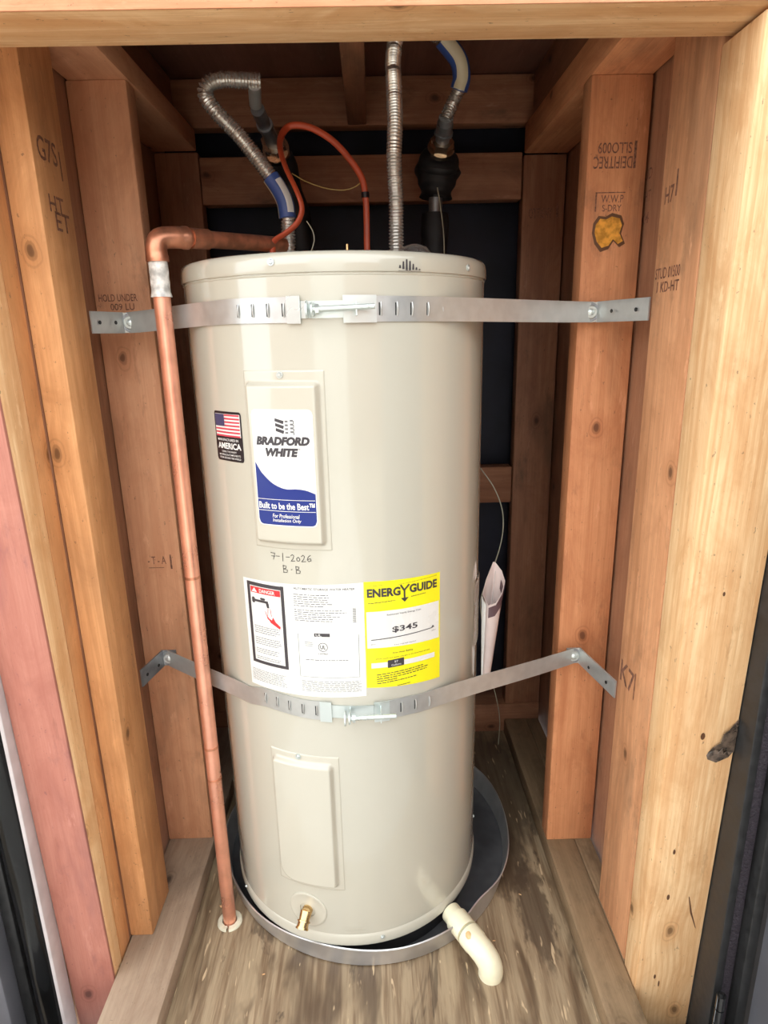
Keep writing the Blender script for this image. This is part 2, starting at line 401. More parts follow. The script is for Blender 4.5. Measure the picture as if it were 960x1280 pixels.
# ================================================================== SETTING
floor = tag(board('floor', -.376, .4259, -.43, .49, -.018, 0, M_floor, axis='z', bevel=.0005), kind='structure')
ground_unseen = link('ground', pydata('ground', [(-7, -9, -.16), (7, -9, -.16), (7, -.29, -.16), (-7, -.29, -.16)], [(0, 1, 2, 3)]), M_soil); tag(ground_unseen, kind='structure')  # out-of-view soil, darker than the added walk so the tank's reflection varies
path = tag(board('trim_6', -.75, .62, -4.9, -.43, -.165, -.15, M_concrete), kind='structure')      # unseen concrete walk, added as a bright band for the tank to reflect
far = tag(board('wall_far', -1.3, .75, -5.2, -5.0, -.16, 2.7, plain('pale_stucco', (.80, .78, .74), .8)), kind='structure')  # unseen pale wall, added to reflect as a bright streak on the tank
fen = tag(empty('wall_fence', (0, -5.1, 0)), kind='structure')  # unseen dark fence, added so the tank's reflection darkens beside the pale wall
for i in range(14):
    for sgn_, xs in ((1, .80), (-1, -1.35)):
        b_ = board('fence_board', xs+sgn_*i*.30-.14, xs+sgn_*i*.30+.14, -.05, -.02, -.16, 1.75, W_dark, axis='z'); b_.parent = fen
# wall_left: plywood sheathing that carries its lumber
wl = tag(board('wall_left', -.393, -.3785, -.2235, .49, -.018, 1.49, M_sheath, bevel=.0005), kind='structure')
wr = tag(board('wall_right', .463, .478, -.2620, .49, -.018, 1.49, M_sheath, bevel=.0005), kind='structure')
wb = tag(board('wall_back', -.3785, .463, .487, .491, -.018, 1.49, M_paper, bevel=.0003), kind='structure')
ce = tag(board('ceiling', -.393, .478, -.30, .491, 1.490, 1.502, M_ceil, axis='y', bevel=.0005), kind='structure')
def part(o, wall):
    mw = o.matrix_world.copy(); o.parent = wall; o.matrix_parent_inverse = wall.matrix_world.inverted(); o.matrix_world = mw
    o.matrix_parent_inverse = wall.matrix_world.inverted(); return o
def wpart(wall, *a, **k):
    o = board(*a, **k); M = o.matrix_world.copy(); o.parent = wall
    o.matrix_parent_inverse = Matrix.Identity(4); o.matrix_local = wall.matrix_world.inverted() @ M
    return o
# bpy needs evaluated matrices for parents made this session
for o in (wl, wr, wb, ce, floor): o.matrix_basis = o.matrix_world.copy()
bpy.context.view_layer.update()

wpart(wl, 'sole_plate', -.376, -.287, -.425, .395, 0, .038, W_platel, axis='y')
wpart(wr, 'sole_plate', .3695, .4255, -.425, .395, 0, .038, W_plate, axis='y')
wpart(wl, 'top_plate', -.376, -.288, -.268, .395, 1.360, 1.398, W_left, axis='y')
wpart(wr, 'top_plate', .370, .4595, -.262, .395, 1.345, 1.398, W_fir, axis='y')
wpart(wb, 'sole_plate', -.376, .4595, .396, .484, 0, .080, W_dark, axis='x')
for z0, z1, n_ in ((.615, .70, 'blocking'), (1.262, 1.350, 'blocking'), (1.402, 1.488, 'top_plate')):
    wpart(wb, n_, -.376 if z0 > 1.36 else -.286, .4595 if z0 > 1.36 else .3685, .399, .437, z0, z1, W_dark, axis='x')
# studs (wide face to the viewer unless laid flat against the sheathing)
sD = wpart(wl, 'stud', -.3775, -.2905, .020, .058, .038, 1.360, W_left)
sE = wpart(wl, 'stud', -.3775, -.3395, -.190, -.102, .038, 1.360, W_leftgold); sE['label'] = 'golden stud laid flat against the sheathing'
sB = wpart(wr, 'stud', .3705, .4585, -.013, .025, .038, 1.345, W_fir)
wpart(wr, 'sole_plate', .4259, .458, -.262, .395, 0, .038, W_plate, axis='y')
sC = wpart(wr, 'stud', .4262, .4620, -.262, -.146, .038, 1.345, W_str); sC['label'] = 'weathered stud laid flat against the sheathing'
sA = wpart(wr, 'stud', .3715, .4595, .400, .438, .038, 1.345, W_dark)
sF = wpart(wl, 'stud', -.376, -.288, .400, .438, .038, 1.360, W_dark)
# ceiling joists
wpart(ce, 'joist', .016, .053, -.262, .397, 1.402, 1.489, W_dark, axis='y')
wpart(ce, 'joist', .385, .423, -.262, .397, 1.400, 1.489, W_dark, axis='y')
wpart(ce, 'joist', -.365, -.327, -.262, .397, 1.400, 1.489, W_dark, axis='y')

# ink stamps
stamp(sB, (.378, -.0134, 1.225), (.062, 0, 0), (0, 0, .036), [('SLLO009', .92, .12, .95, .55), ('DEIFITREC', .95, .03, .45, .0), (None, .97, 1.03, 0, 1.0)])
stamp(sB, (.386, -.0134, 1.168), (.044, 0, 0), (0, 0, .026), [(None, 0, 1, .95, 1), (None, 0, .05, 0, 1), ('W.W.P', .2, .95, .45, .85), ('S-DRY', .25, .9, 0, .35)])
stamp(sC, (.4258, -.1525, 1.045), (0, -.072, 0), (0, 0, .030), [('STUD 01500', 0, .95, .55, 1), ('KD-HT', .25, .95, 0, .42), (None, .10, .14, 0, .45)])
stamp(sC, (.4258, -.160, 1.150), (0, -.04, 0), (0, 0, .05), [('H7', 0, .6, 0, .4), (None, .7, .8, .1, .7)])
stamp(sC, (.4258, -.155, .475), (0, -.050, 0), (0, 0, .036), [('K7', 0, 1, 0, 1), (None, 1.02, 1.08, -.1, 1.1)])
stamp(sD, (-.371, .0196, 1.045), (.060, 0, 0), (0, 0, .024), [('HOLD UNDER', 0, 1, .55, 1), ('009 LU', .28, .9, 0, .42)])
stamp(sD, (-.352, .0196, .615), (.045, 0, 0), (0, 0, .024), [('- T - A', .1, .8, .3, .9), (None, .95, 1.02, -.1, 1.0), (None, .1, .7, 0, .05)])
stamp(sE, (-.3391, -.178, 1.205), (0, .058, 0), (0, 0, .034), [('G7S', 0, .85, .2, 1), (None, .95, 1.0, -.2, .8)])
stamp(sE, (-.3391, -.168, 1.135), (0, .055, 0), (0, 0, .045), [('HT', .0, .7, .45, .9), ('ET', .2, .9, 0, .5)])
stamp(sA, (.378, .3996, 1.225), (.07, 0, 0), (0, 0, .020), [('OTTIENY', .1, .8, 0, 1), (None, .92, .98, 0, 1.4)])
stamp(wr, (.4626, .02, 1.15), (0, -.045, 0), (0, 0, .075), [('STUD', 0, 1, .8, 1), ('KD HT', 0, 1, .4, .6), ('2X4', 0, 1, 0, .2)])
# amber glue blot on the orange stud
def blob(name, pts, y0, th, mat, parent, axis='y'):
    bm = bmesh.new(); f = bm.faces.new([bm.verts.new((a, y0, b)) for a, b in pts])
    r_ = bmesh.ops.extrude_face_region(bm, geom=[f]); 
    for e in r_['geom']:
        if isinstance(e, bmesh.types.BMVert): e.co.y -= th; 
    o = link(name, bm, mat, None, 40); M = parent.matrix_world.inverted()
    o.data.transform(M); o.parent = parent; return o
gp = [(.388+.001, 1.150), (.395, 1.158), (.404, 1.157), (.412, 1.161), (.424, 1.158), (.428, 1.149), (.425, 1.138), (.431, 1.127), (.424, 1.123), (.416, 1.130), (.410, 1.121), (.400, 1.118), (.392, 1.127), (.388, 1.139)]
blob('glue_stain', [( .409+(x-.409)*1.18, 1.141+(z-1.141)*1.25) for x, z in gp], -.0131, .0003, M_burn, sB)
blob('glue_blot', gp, -.0133, .0012, M_glue, sB)

# ---------------------------------------------------------------- front opening frame
t1 = tag(board('trim_1', -.3775, -.3775+.0, 0, 0, 0, 0, W_pine) if False else empty('trim_1', (-.377, -.26, 0)), kind='structure')
def post(name, x0, x1, yb, yf0, yf1, z0, z1, mat, parent, thick=None, bv=.003):
    """upright whose front face leans from yf0 at the bottom to yf1 at the top"""
    bm = box_bm((x1-x0, 1, z1-z0), 0)
    c = V(((x0+x1)/2, yb, (z0+z1)/2))
    for v in bm.verts:
        t = (v.co.z+(z1-z0)/2)/(z1-z0); yf = (yf0+(yf1-yf0)*t)-yb; v.co.y = (yf+thick if thick else 0) if v.co.y > 0 else yf
    bmesh.ops.bevel(bm, geom=list(bm.edges), offset=bv, segments=2, affect='EDGES', profile=.5)
    o = link(name, bm, mat, None, 40); o.location = c-parent.location; o.parent = parent; return o
post('jack_stud', -.530, -.3775, -.192, -.226, -.228, -.15, 1.285, W_leftgold, t1)
post('casing_board', -.445, -.3772, -.2285, -.2515, -.2885, -.15, 1.285, W_pine, t1)
pk = post('face_board', -.4465, -.3776, -.2565, -.2570, -.2940, -.15, 1.285, W_pink, t1, thick=.006, bv=.0008)
t2 = tag(empty('trim_2', (.4265, -.27, 0)), kind='structure')
rp = post('jack_stud', .4262, .516, -.2635, -.300, -.344, -.15, 1.285, W_pine, t2)
t3 = tag(empty('trim_3', (0, -.3, 1.288)), kind='structure')
hb = board('header_board', -.56, .62, -.345, -.272, 1.2885, 1.345, W_pine, axis='x'); hb.matrix_world = Matrix.Translation(-t3.location) @ hb.matrix_world; hb.parent = t3
hf = board('face_board', -.56, .62, -.3475, -.3455, 1.2888, 1.40, W_hdr, axis='x', bevel=.0006); hf.matrix_world = Matrix.Translation(-t3.location) @ hf.matrix_world; hf.parent = t3
# crack and nail marks in the right post
def on_post(name, pts, y, mat, th=.0006):
    bm = bmesh.new(); f = bm.faces.new([bm.verts.new((a, yy, b)) for a, b, yy in [(q[0], q[1], -.300-(.044)*((q[1]+.15)/1.435)-.0003) for q in pts]])
    r_ = bmesh.ops.extrude_face_region(bm, geom=[f])
    for e in r_['geom']:
        if isinstance(e, bmesh.types.BMVert): e.co.y -= th
    o = link(name, bm, mat, None); o.data.transform(Matrix.Translation(-t2.location)); o.parent = t2; return o

# black frame at the right, with the open door beyond
t4 = tag(empty('trim_4', (.53, -.33, 0)), kind='structure')
def rel(o, e): o.matrix_world = Matrix.Translation(-e.location) @ o.matrix_world; o.parent = e; return o
rel(board('jamb', .5165, .5285, -.352, -.25, -.15, 1.40, M_blackpaint, bevel=.002), t4)
rel(board('pile_strip', .529, .5480, -.345, -.25, -.15, 1.40, M_brush, bevel=.006), t4)
rel(board('outer_jamb', .5485, .5640, -.36, -.25, -.15, 1.40, M_blackpaint, bevel=.003), t4)
t5 = tag(empty('trim_5', (-.47, -.26, 0)), kind='structure')
rel(board('caulk_edge', -.4530, -.4470, -.290, -.262, -.15, 1.40, M_primer, bevel=.002), t5)
# glossy film folded down beside it
bm = bmesh.new(); cols = 22; rows_ = 60; G = []
for i in range(rows_+1):
    z = -.15+1.55*i/rows_; rw = []
    for k in range(cols+1):
        t = k/cols; x = -.4535-.050*t
        yy = -.262-.024*math.sin(math.pi*t)**.6-.0008*math.sin(9*z+6*t)-.0006*math.sin(23*z+9*t)
        rw.append(bm.verts.new((x, yy, z)))
    G.append(rw)
for A, B in zip(G, G[1:]):
    for k in range(cols): bm.faces.new((A[k], A[k+1], B[k+1], B[k]))
bmesh.ops.solidify(bm, geom=list(bm.faces), thickness=.002)
fo = link('membrane_edge', bm, M_blackgloss, None, 60); rel(fo, t5)
rel(board('outer_jamb', -.522, -.5045, -.272, -.22, -.15, 1.40, M_blackpaint, bevel=.003), t5)
rel(board('outer_panel', -.60, -.5225, -.300, -.25, -.15, 1.40, M_door, bevel=.003), t5)

wf = tag(empty('wall_front', (0, -.30, 0)), kind='structure')
rel(board('siding_panel', -2.4, -.601, -.318, -.28, -.16, 2.5, M_siding), wf)
rel(board('siding_panel', .5645, 2.4, -.318, -.28, -.16, 2.5, M_siding), wf)
rel(board('siding_panel', -.55, .624, -.342, -.30, 1.401, 2.5, M_siding), wf)
rel(board('sill', -.55, .60, -.429, -.346, -.16, -.019, M_siding), wf)

door = empty('door_1', (.566, -.362, 0), kind='structure')
bm = box_bm((.034, .62, 1.46), .002); 
leaf = link('door_leaf', bm, M_door, door, 40); leaf.location = (.017, -.31, .62)
for zc in (.060, .80, 1.25):
    bm = bmesh.new()
    for k in range(3): cyl_between(bm, (0, 0, -.038+k*.0258), (0, 0, -.038+k*.0258+.0238), .0062, 14)
    cyl_between(bm, (0, 0, -.041), (0, 0, .041), .003, 10)
    h_ = link('hinge', bm, M_blackgloss, door, 40); h_.location = (.5200-.566, -.3650+.362, zc)
door.rotation_euler = (0, 0, 0)

# ================================================================== WATER HEATER
WH = empty('water_heater', (0, 0, 0), 'tall stone-grey cylindrical water heater standing in the drain pan, with labels and two access covers', 'water heater')
prof = [(.2238, .061), (.224, .067), (.224, .3), (.224, .6), (.224, .9), (.224, 1.0745)]
link('jacket', lathe_bm(prof, 192), M_enamel, WH, 40)
link('base_ring', lathe_bm([(.205, .0425), (.2225, .0425), (.2258, .0435), (.2264, .0600), (.2240, .0640)], 128), M_enamel, WH, 35)
link('base_foot', lathe_bm([(.0, .0420), (.212, .0420), (.212, .002), (.0, .002)], 64), M_rubber, WH, 35)
link('top_cap', lathe_bm([(.2240, 1.0735), (.2262, 1.0740), (.2268, 1.0755), (.2266, 1.088), (.2255, 1.093), (.2230, 1.0965), (.219, 1.098), (.15, 1.0965), (.0, 1.0965)], 160), M_enamel, WH, 35)
link('seam_bead', lathe_bm([(.2241, 1.0700), (.2249, 1.0712), (.2241, 1.0726)], 160), M_enamel2, WH, 60)

def screw(a, z, R, parent, mat=M_zinc, rad=.0042, name='screw'):
    bm = bmesh.new(); c = V(cylp(a, z, R)); n = V((math.sin(D2R(a)), -math.cos(D2R(a)), 0))
    cyl_between(bm, c-n*.001, c+n*.0016, rad*1.05, 16); cyl_between(bm, c+n*.0016, c+n*.0028, rad*.8, 6, rad*.55)
    return link(name, bm, mat, parent, 30)
screw(-16.8, 1.0865, .2266, WH); screw(53.6, 1.083, .2266, WH); screw(-88, 1.073, .2266, WH); screw(11.6, .0555, .2262, WH, rad=.0033)
screw(87, .10, .2245, WH, rad=.003); screw(-60, .055, .2262, WH, rad=.0025)

def smooth(t): t = max(0, min(1, t)); return t*t*(3-2*t)
def relief(name, a0, a1, z0, z1, ra0, ra1, rz0, rz1, rr, hp, hr, mat, parent, rbl=None):
    """pressed cover: thin plate with a raised rounded field"""
    nu, nv = 90, 150; vs = []; fs = []; k = D2R(1)*RT
    def hfun(a, z):
        e = min((a-a0)*k, (a1-a)*k, z-z0, z1-z)
        h = hp*smooth(e/.0015) - .0006
        cx, cz = (ra0+ra1)/2*k, (rz0+rz1)/2; hx, hz = (ra1-ra0)/2*k, (rz1-rz0)/2
        r_ = rbl if (rbl and a*k < cx and z < cz) else rr
        qx, qz = abs(a*k-cx)-hx+r_, abs(z-cz)-hz+r_
        d = -(math.hypot(max(qx, 0), max(qz, 0))+min(max(qx, qz), 0)-r_)
        return h+hr*smooth(d/.007)
    us = [a0+(a1-a0)*i/nu for i in range(nu+1)]
    for a in us:
        for j in range(nv+1):
            z = z0+(z1-z0)*j/nv; vs.append(cylp(a, z, RT+hfun(a, z)))
    for i in range(nu):
        for j in range(nv): q = i*(nv+1)+j; fs.append((q, q+nv+1, q+nv+2, q+1))
    return link(name, pydata(name, vs, fs), mat, parent, 70)
ap1 = relief('access_cover', -30.6, -1.8, .7225, .9605, -29.6, -3.4, .7300, .9470, .007, .0016, .0085, M_enamel2, WH)
screw(-16.5, .9545, RT+.001, ap1)
ap2 = relief('access_cover', -31.8, -2.9, .1535, .4005, -30.9, -5.0, .1600, .3900, .010, .0016, .0080, M_enamel2, WH, rbl=.030)
ap2['label'] = 'lower plain cover above the drain valve'; ap1['label'] = 'upper cover with the brand sticker'
screw(-19.0, .3955, RT+.001, ap2)
# embossed field below right of valve
Print(RT+.0004).rect(-3.8, 5.0, .0755, .0775).rect(-3.8, 5.0, .0690, .0705).text('ELECTRIC', -3.0, 4.2, .0712, .0750).done('embossed_mark', M_enamel2, WH)

# --- brand sticker on the raised cover
RB = RT+.0097
bl = Print(RB).rrect(-26.7, -5.9, .7585, .9125, .007).done('brand_label', M_white, WH)
bl['label'] = 'white and blue brand sticker'
def swoosh(a):
    t = (a+26.7)/20.8
    pts = [(0, .846), (.12, .830), (.3, .8165), (.5, .8098), (.7, .8098), (.85, .8080), (1, .8030)]
    for i in range(len(pts)-1):
        (x0, v0), (x1, v1) = pts[i], pts[i+1]
        if t <= x1:
            va = pts[i-1][1] if i else 2*v0-v1; vb = pts[i+2][1] if i+2 < len(pts) else 2*v1-v0; u_ = (t-x0)/(x1-x0)
            return .5*(2*v0+(v1-va)*u_+(2*va-5*v0+4*v1-vb)*u_**2+(-va+3*v0-3*v1+vb)*u_**3)
    return pts[-1][1]
ra_ = math.degrees(.007/RB)
def cutb(a):
    d = min(a+26.4, -6.2-a)
    if d >= ra_: return 0
    t = (ra_-max(d, 0))/ra_; return .007*(1-math.sqrt(max(0, 1-t*t)))
q = Print(RB+.0003); q.add(*strip_me(-26.4, -6.2, lambda a: .7600+cutb(a), swoosh, q.R, da=.4)); q.done('blue_field', M_blue, bl)
q = Print(RB+.0006)
q.rect(-26.3, -6.4, .7945, .7952).rect(-26.3, -6.4, .7785+.0005, .7797)
q.text('Built to be the Best\u2122', -26.0, -6.6, .7818, .7912, .022)
q.text('For Professional', -21.2, -11.8, .7700, .7755, .012, .15).text('Installation Only', -21.2, -11.3, .7632, .7690, .012, .15).done('white_lettering', M_white, bl)
q = Print(RB+.0003)
q.text('BRADFORD', -25.4, -7.2, .8665, .8780, .065, .22).text('WHITE', -22.2, -11.0, .8520, .8632, .065, .22).text('\u00ae', -10.9, -10.2, .861, .8635).done('black_lettering', M_print, bl)
q = Print(RB+.0003)
for i in range(3):          # waving flag emblem: dark bars left, dotted bars right
    z = .9015-i*.0062
    q.poly([(-18.2+i*.1, z), (-15.2, z-.0035), (-15.5, z-.0075), (-18.3+i*.1, z-.0038)])
q.done('emblem_bars', M_print, bl)
q = Print(RB+.0003)
for i in range(4):
    z = .8975-i*.0048
    for k in range(2): q.rect(-14.9+k*1.7, -13.9+k*1.7, z-.0012+k*.001, z+.0012+k*.001, da=2)
    q.rect(-12.2, -11.9, z-.003, z+.0008, da=2)
q.done('emblem_dots', M_grey, bl)

# --- flag sticker
RF = RT+.0004
fl = Print(RF).rrect(-47.8, -33.1, .8378, .9055, .004).done('flag_label', M_black, WH); fl['label'] = 'small black sticker with a striped flag'
q = Print(RF+.0003).rect(-47.1, -33.7, .8715, .9022).done('flag_field', M_white, fl)
q = Print(RF+.0006)
for i in range(7):
    z1 = .9018-i*.0302/7*1.0; 
    h = .0302/13
    zt = .9018-i*2*h; q.rect(-46.9 if i > 3 else -41.6, -33.9, zt-h, zt)
q.done('flag_stripes', M_flagred, fl)
Print(RF+.0007).rect(-46.9, -41.6, .9018-7*.0302/13, .9018).done('flag_canton', M_navy, fl)
q = Print(RF+.0003).text('MANUFACTURED IN', -46.4, -35.2, .8653, .8688, .01).text('AMERICA', -46.6, -34.0, .8545, .8632, .03)
q.text('USING THE FINEST', -44.5, -36.5, .8495, .8520, .008).text('MATERIALS & COMPONENTS', -46.2, -34.6, .8450, .8476, .006).text('FROM AROUND THE WORLD', -46.0, -34.6, .8408, .8434, .006)
q.done('white_lettering', M_white, fl)

# --- handwriting
dg = {'7': [[(0, 1), (1, .95), (.55, .0)], [(.1, .5), (1.0, .5)]], '-': [[(.05, .5), (.9, .5)]], '1': [[(.5, 1.1), (.45, -.1)]],
      '2': [[(0, .8), (.35, 1), (.7, .8), (.5, .4), (0, 0), (.9, .05)]], '0': [[(.5, .6), (.1, .4), (.15, .05), (.6, 0), (.85, .3), (.5, .6)]],
      '6': [[(.8, .95), (.3, .7), (.05, .25), (.4, 0), (.9, .15), (.8, .45), (.2, .35)]], 'B': [[(.1, 1), (.15, 0)], [(.1, .95), (.7, .9), (.6, .6), (.2, .5), (.9, .35), (.8, .05), (.1, 0)]], '.': [[(.4, .4), (.6, .45)]]}
q = Print(RT+.0004)
def hand(s, a0, a1, z0, h):
    wd = (a1-a0)/len(s)
    for i, ch in enumerate(s):
        for st in dg[ch]: q.line([(a0+wd*(i+u*.82), z0+v*h+(.0006 if i % 2 else 0)) for u, v in st], .0009)
hand('7-1-2026', -24.6, -9.0, .7065, .0095); hand('B.B', -20.2, -13.0, .6890, .0105)
q.done('pen_date', M_pen, WH)

# --- rating sticker
RL = RT+.0004
dl = Print(RL); dl.add(*strip_me(-38.8, 8.2, .5005, lambda a: .6705+.005*(a+38.8)/47, RL)); dl = dl.done('rating_label', M_white, WH); dl['label'] = 'white sticker with danger box and fine print'
q = Print(RL+.0003)
for rc in ((-36.9, -35.5, .5400, .6665), (-21.8, -20.5, .5400, .6675), (-36.9, -20.5, .6615, .6670), (-36.9, -20.5, .5390, .5440)): q.rect(*rc)
q.done('danger_frame', M_print, dl)
q = Print(RL+.0003)
q.text('AUTOMATIC STORAGE WATER HEATER', -16.6, 5.2, .6655, .6688, .006)
q.done('heading_print', M_print, dl)
q = Print(RL+.0003)
q.rect(-9.9, -4.2, .5960, .6012)
q.done('badge', M_print, dl)
q = Print(RL+.0003)
for k in range(26):
    if k % 3: q.rect(4.2, 5.4, .6165+k*.00088, .6165+k*.00088+.0005, da=2)
q.done('side_code', M_print, dl)
# scalding tap picture
q = Print(RL+.0003)
q.rect(-33.6, -27.4, .6375, .6412); q.rrect(-34.9, -33.4, .6350, .6440, .002); q.rrect(-30.9, -28.6, .6415, .6450, .001); q.poly([(-28.6, .6410), (-27.2, .6380), (-27.0, .6310), (-28.0, .6310), (-28.4, .6370)])
q.done('tap_picture', M_print, dl)
q = Print(RL+.0004); q.rect(-35.2, -22.0, .6510, .6603)
q.poly([(-28.6, .6200), (-26.8, .6090), (-23.8, .6025), (-22.9, .6010), (-22.7, .6050), (-24.6, .6110), (-25.7, .6180), (-26.2, .6130), (-27.2, .6150)])
q.line([(-27.6, .6300), (-27.9, .6190)], .0008).line([(-26.6, .6300), (-26.3, .6190)], .0008).line([(-28.9, .6250), (-27.8, .6130)], .0008)
q.done('red_print', M_redp, dl)
q = Print(RL+.0007).text('DANGER', -31.0, -24.2, .6527, .6583, .02).done('danger_lettering', M_white, dl)
Print(RL+.0007).poly([(-34.6, .6525), (-32.0, .6525), (-33.3, .6590)]).done('warning_triangle', M_white, dl)
q = Print(RL+.0006).text('UL', -9.3, -7.2, .5968, .6003, .01); q.done('badge_lettering', M_white, dl)
q = Print(RL+.00035)
q.greek(-34.6, -22.6, .5880, .6010, 4, seed=3, h=.3).greek(-34.6, -22.6, .5700, .5830, 4, seed=4, h=.3).greek(-34.6, -22.6, .5560, .5650, 3, seed=5, h=.3).greek(-34.6, -22.6, .5460, .5520, 2, seed=9, h=.3)
q.greek(-16.8, 3.0, .6400, .6600, 6, seed=6, h=.32, end=.45).greek(-16.8, 3.0, .6180, .6370, 6, seed=7, h=.32, end=.4)
q.greek(-37.6, -21.5, .5085, .5285, 8, seed=8, h=.3, end=.1).greek(-15.6, 6.6, .5085, .5265, 8, seed=11, h=.3, end=.05)
q.greek(-13.5, -10.3, .5800, .5880, 3, seed=12, h=.3); q.greek(-13.5, 3, .5585, .5605, 1, seed=13, h=.5)
for rc in ((-16.0, -15.85, .5320, .5990), (5.9, 6.05, .5320, .5990), (-16.0, 6, .5320, .5325)): q.rect(*rc)
# circled mark
N = 28; kk = math.degrees(1/RL)
def ring(q, a, z, r0, r1):
    v = []; f = []
    for i in range(N):
        c, s_ = math.cos(2*math.pi*i/N), math.sin(2*math.pi*i/N); v += [cylp(a+r0*c*kk, z+r0*s_, q.R), cylp(a+r1*c*kk, z+r1*s_, q.R)]
    for i in range(N): j = (i+1) % N; f.append((2*i, 2*j, 2*j+1, 2*i+1))
    q.add(v, f)
q.done('fine_print', M_grey, dl)['kind'] = 'stuff'
q = Print(RL+.0004); ring(q, -6.9, .5800, .0060, .0068); q.text('UL', -7.9, -5.9, .5770, .5830, .015).text('LISTED', -8.6, -5.2, .5685, .5708, .01).done('certification_mark', M_print, dl)

# --- yellow energy sticker
el = Print(RL); el.add(*strip_me(8.4, 39.3, lambda a: .5133-.0140*(a-8.4)/31+.0, lambda a: .6760-.0068*(a-8.4)/31, RL)); el = el.done('energy_label', M_yellow, WH); el['label'] = 'yellow energy cost sticker reading $345'
q = Print(RL+.0003); q.add(*strip_me(9.0, 38.7, lambda a: .5755-.0090*(a-9)/30, lambda a: .6310-.0055*(a-9)/30, q.R))
q.add(*strip_me(10.3, 36.5, lambda a: .5435-.0060*(a-10)/26, lambda a: .5515-.0060*(a-10)/26, q.R)).done('white_panel', M_white, el)
T_ = -.0068
q = Print(RL+.0006)
q.text('ENERG', 9.4, 21.8, .6510, .6640, .040, tilt=T_*.4).text('GUIDE', 25.4, 37.6, .6490, .6620, .040, tilt=T_*.4)
q.line([(22.0, .6640), (23.3, .6560)], .0026).line([(25.1, .6630), (23.3, .6560)], .0026).line([(23.35, .656), (23.4, .6420)], .0026).poly([(21.9, .6450), (25.0, .6445), (23.4, .6385)])
q.done('heading_lettering', M_print, el)
q = Print(RL+.0006)
q.text('$345', 18.4, 28.6, .5935, .6035, .02, tilt=-.001)
q.add(*strip_me(10.4, 35.6, lambda a: .5870-.0010*(a-10)/25, lambda a: .5882-.0010*(a-10)/25, q.R)); q.poly([(34.8, .5870), (36.4, .5865), (35.6, .5905)])
q.done('price_print', M_print, el)
q = Print(RL+.0006)
q.text('Estimated Yearly Energy Cost', 16.5, 30.2, .6205, .6235, .006, tilt=-.002).text('Your cost will depend', 19, 27.8, .5735, .5755, tilt=-.0015).text('$332', 10.3, 12, .5800, .5815).text('$352', 35, 37, .5810, .5825)
q.text('U.S. Government', 10.0, 15.5, .6685, .6700).text('Federal law prohibits removal of this label before consumer purchase', 21, 37.5, .6655, .6672)
q.text('First Hour Rating', 18.5, 26.5, .5605, .5635, .01, tilt=-.001).text('(How much hot water you get in the first hour of use)', 12, 34, .5540, .5563, .006, tilt=-.004)
q.add(*strip_me(16.4, 22.8, .5405, .5525, q.R))
for i, (e, s_) in enumerate(((31, 1), (33.5, 2), (33, 3), (20, 4), (28, 5))): q.greek(12.2, e, .5305-i*.0035, .5335-i*.0035, 1, seed=20+s_, h=.38, end=.02)
q.greek(20, 26, .5085, .5105, 1, seed=33, h=.5)
q.greek(9.6, 21, .6425, .6445, 1, seed=34, h=.45); q.greek(26, 33, .6435, .6455, 1, seed=35, h=.45)
q.done('small_print', M_print, el)['kind'] = 'stuff'
Print(RL+.0009).text('57', 19.0, 20.4, .5475, .5505, .01).text('Gallons', 17.8, 21.6, .5425, .5455).done('white_lettering', M_white, el)

# --- vent emblem on cap
q = Print(.2272); 
for i, (h0, h1) in enumerate(((.2, .45), (.1, .8), (.0, 1.0), (.0, .85), (.05, .6), (.05, .3), (.05, .15))):
    q.poly([(22.6+i*1.15, 1.0752+h0*.011), (23.4+i*1.15, 1.0752+h0*.011), (23.3+i*1.15, 1.0752+h1*.0125), (22.8+i*1.15, 1.0752+h1*.0125)])
q.rect(22.4, 30.5, 1.0742, 1.0746); q.done('cap_emblem', M_print, WH)

# --- drain valve
def local_frame(a):
    n = V((math.sin(D2R(a)), -math.cos(D2R(a)), 0)); t = V((math.cos(D2R(a)), math.sin(D2R(a)), 0)); return n, t, V((0, 0, 1))
dv = empty('drain_valve', cylp(-19.4, .106, RT)); dv.parent = WH
n, t, u = local_frame(-19.4); Z0 = V((0, 0, 0))
bm = bmesh.new()
def rings_on(bm, prof, seg=48):
    R_ = []
    for rr, h in prof: R_.append([bm.verts.new(Z0+t*rr*math.cos(2*math.pi*i/seg)+u*rr*math.sin(2*math.pi*i/seg)+n*(h-(rr*math.cos(2*math.pi*i/seg))**2/(2*RT))) for i in range(seg)])
    for A, B in zip(R_, R_[1:]):
        for i in range(seg): bm.faces.new((A[i], A[(i+1) % seg], B[(i+1) % seg], B[i]))
rings_on(bm, [(.0325, -.001), (.0325, .0012), (.0312, .0020), (.029, .0020), (.027, .0013), (.0135, .0016), (.0130, -.012)])
link('escutcheon', bm, M_enamel2, dv, 50)
bm = bmesh.new(); rings_on(bm, [(.0132, -.008), (.0004, -.008)]); link('recess', bm, M_rubber, dv, 50)
d1 = (n*.75-u*.66).normalized()
bm = bmesh.new(); cyl_between(bm, Z0-n*.008, Z0+n*.010, .0085, 18); cyl_between(bm, Z0+n*.006+u*.002, Z0+n*.006+u*.002+d1*.013, .0095, 18, .0085)
link('valve_body', bm, M_brass, dv, 40)
P0 = n*.006+u*.002
bm = bmesh.new(); cyl_between(bm, P0+d1*.0132, P0+d1*.0155, .0105, 18); cyl_between(bm, P0+d1*.0155, P0+d1*.0225, .0088, 18, .0094); cyl_between(bm, P0+d1*.0225, P0+d1*.0255, .0104, 18)
link('hose_thread', bm, M_brass, dv, 40)
bm = bmesh.new(); cyl_between(bm, P0+d1*.0256, P0+d1*.0259, .0045, 6); link('valve_bore', bm, M_rubber, dv)

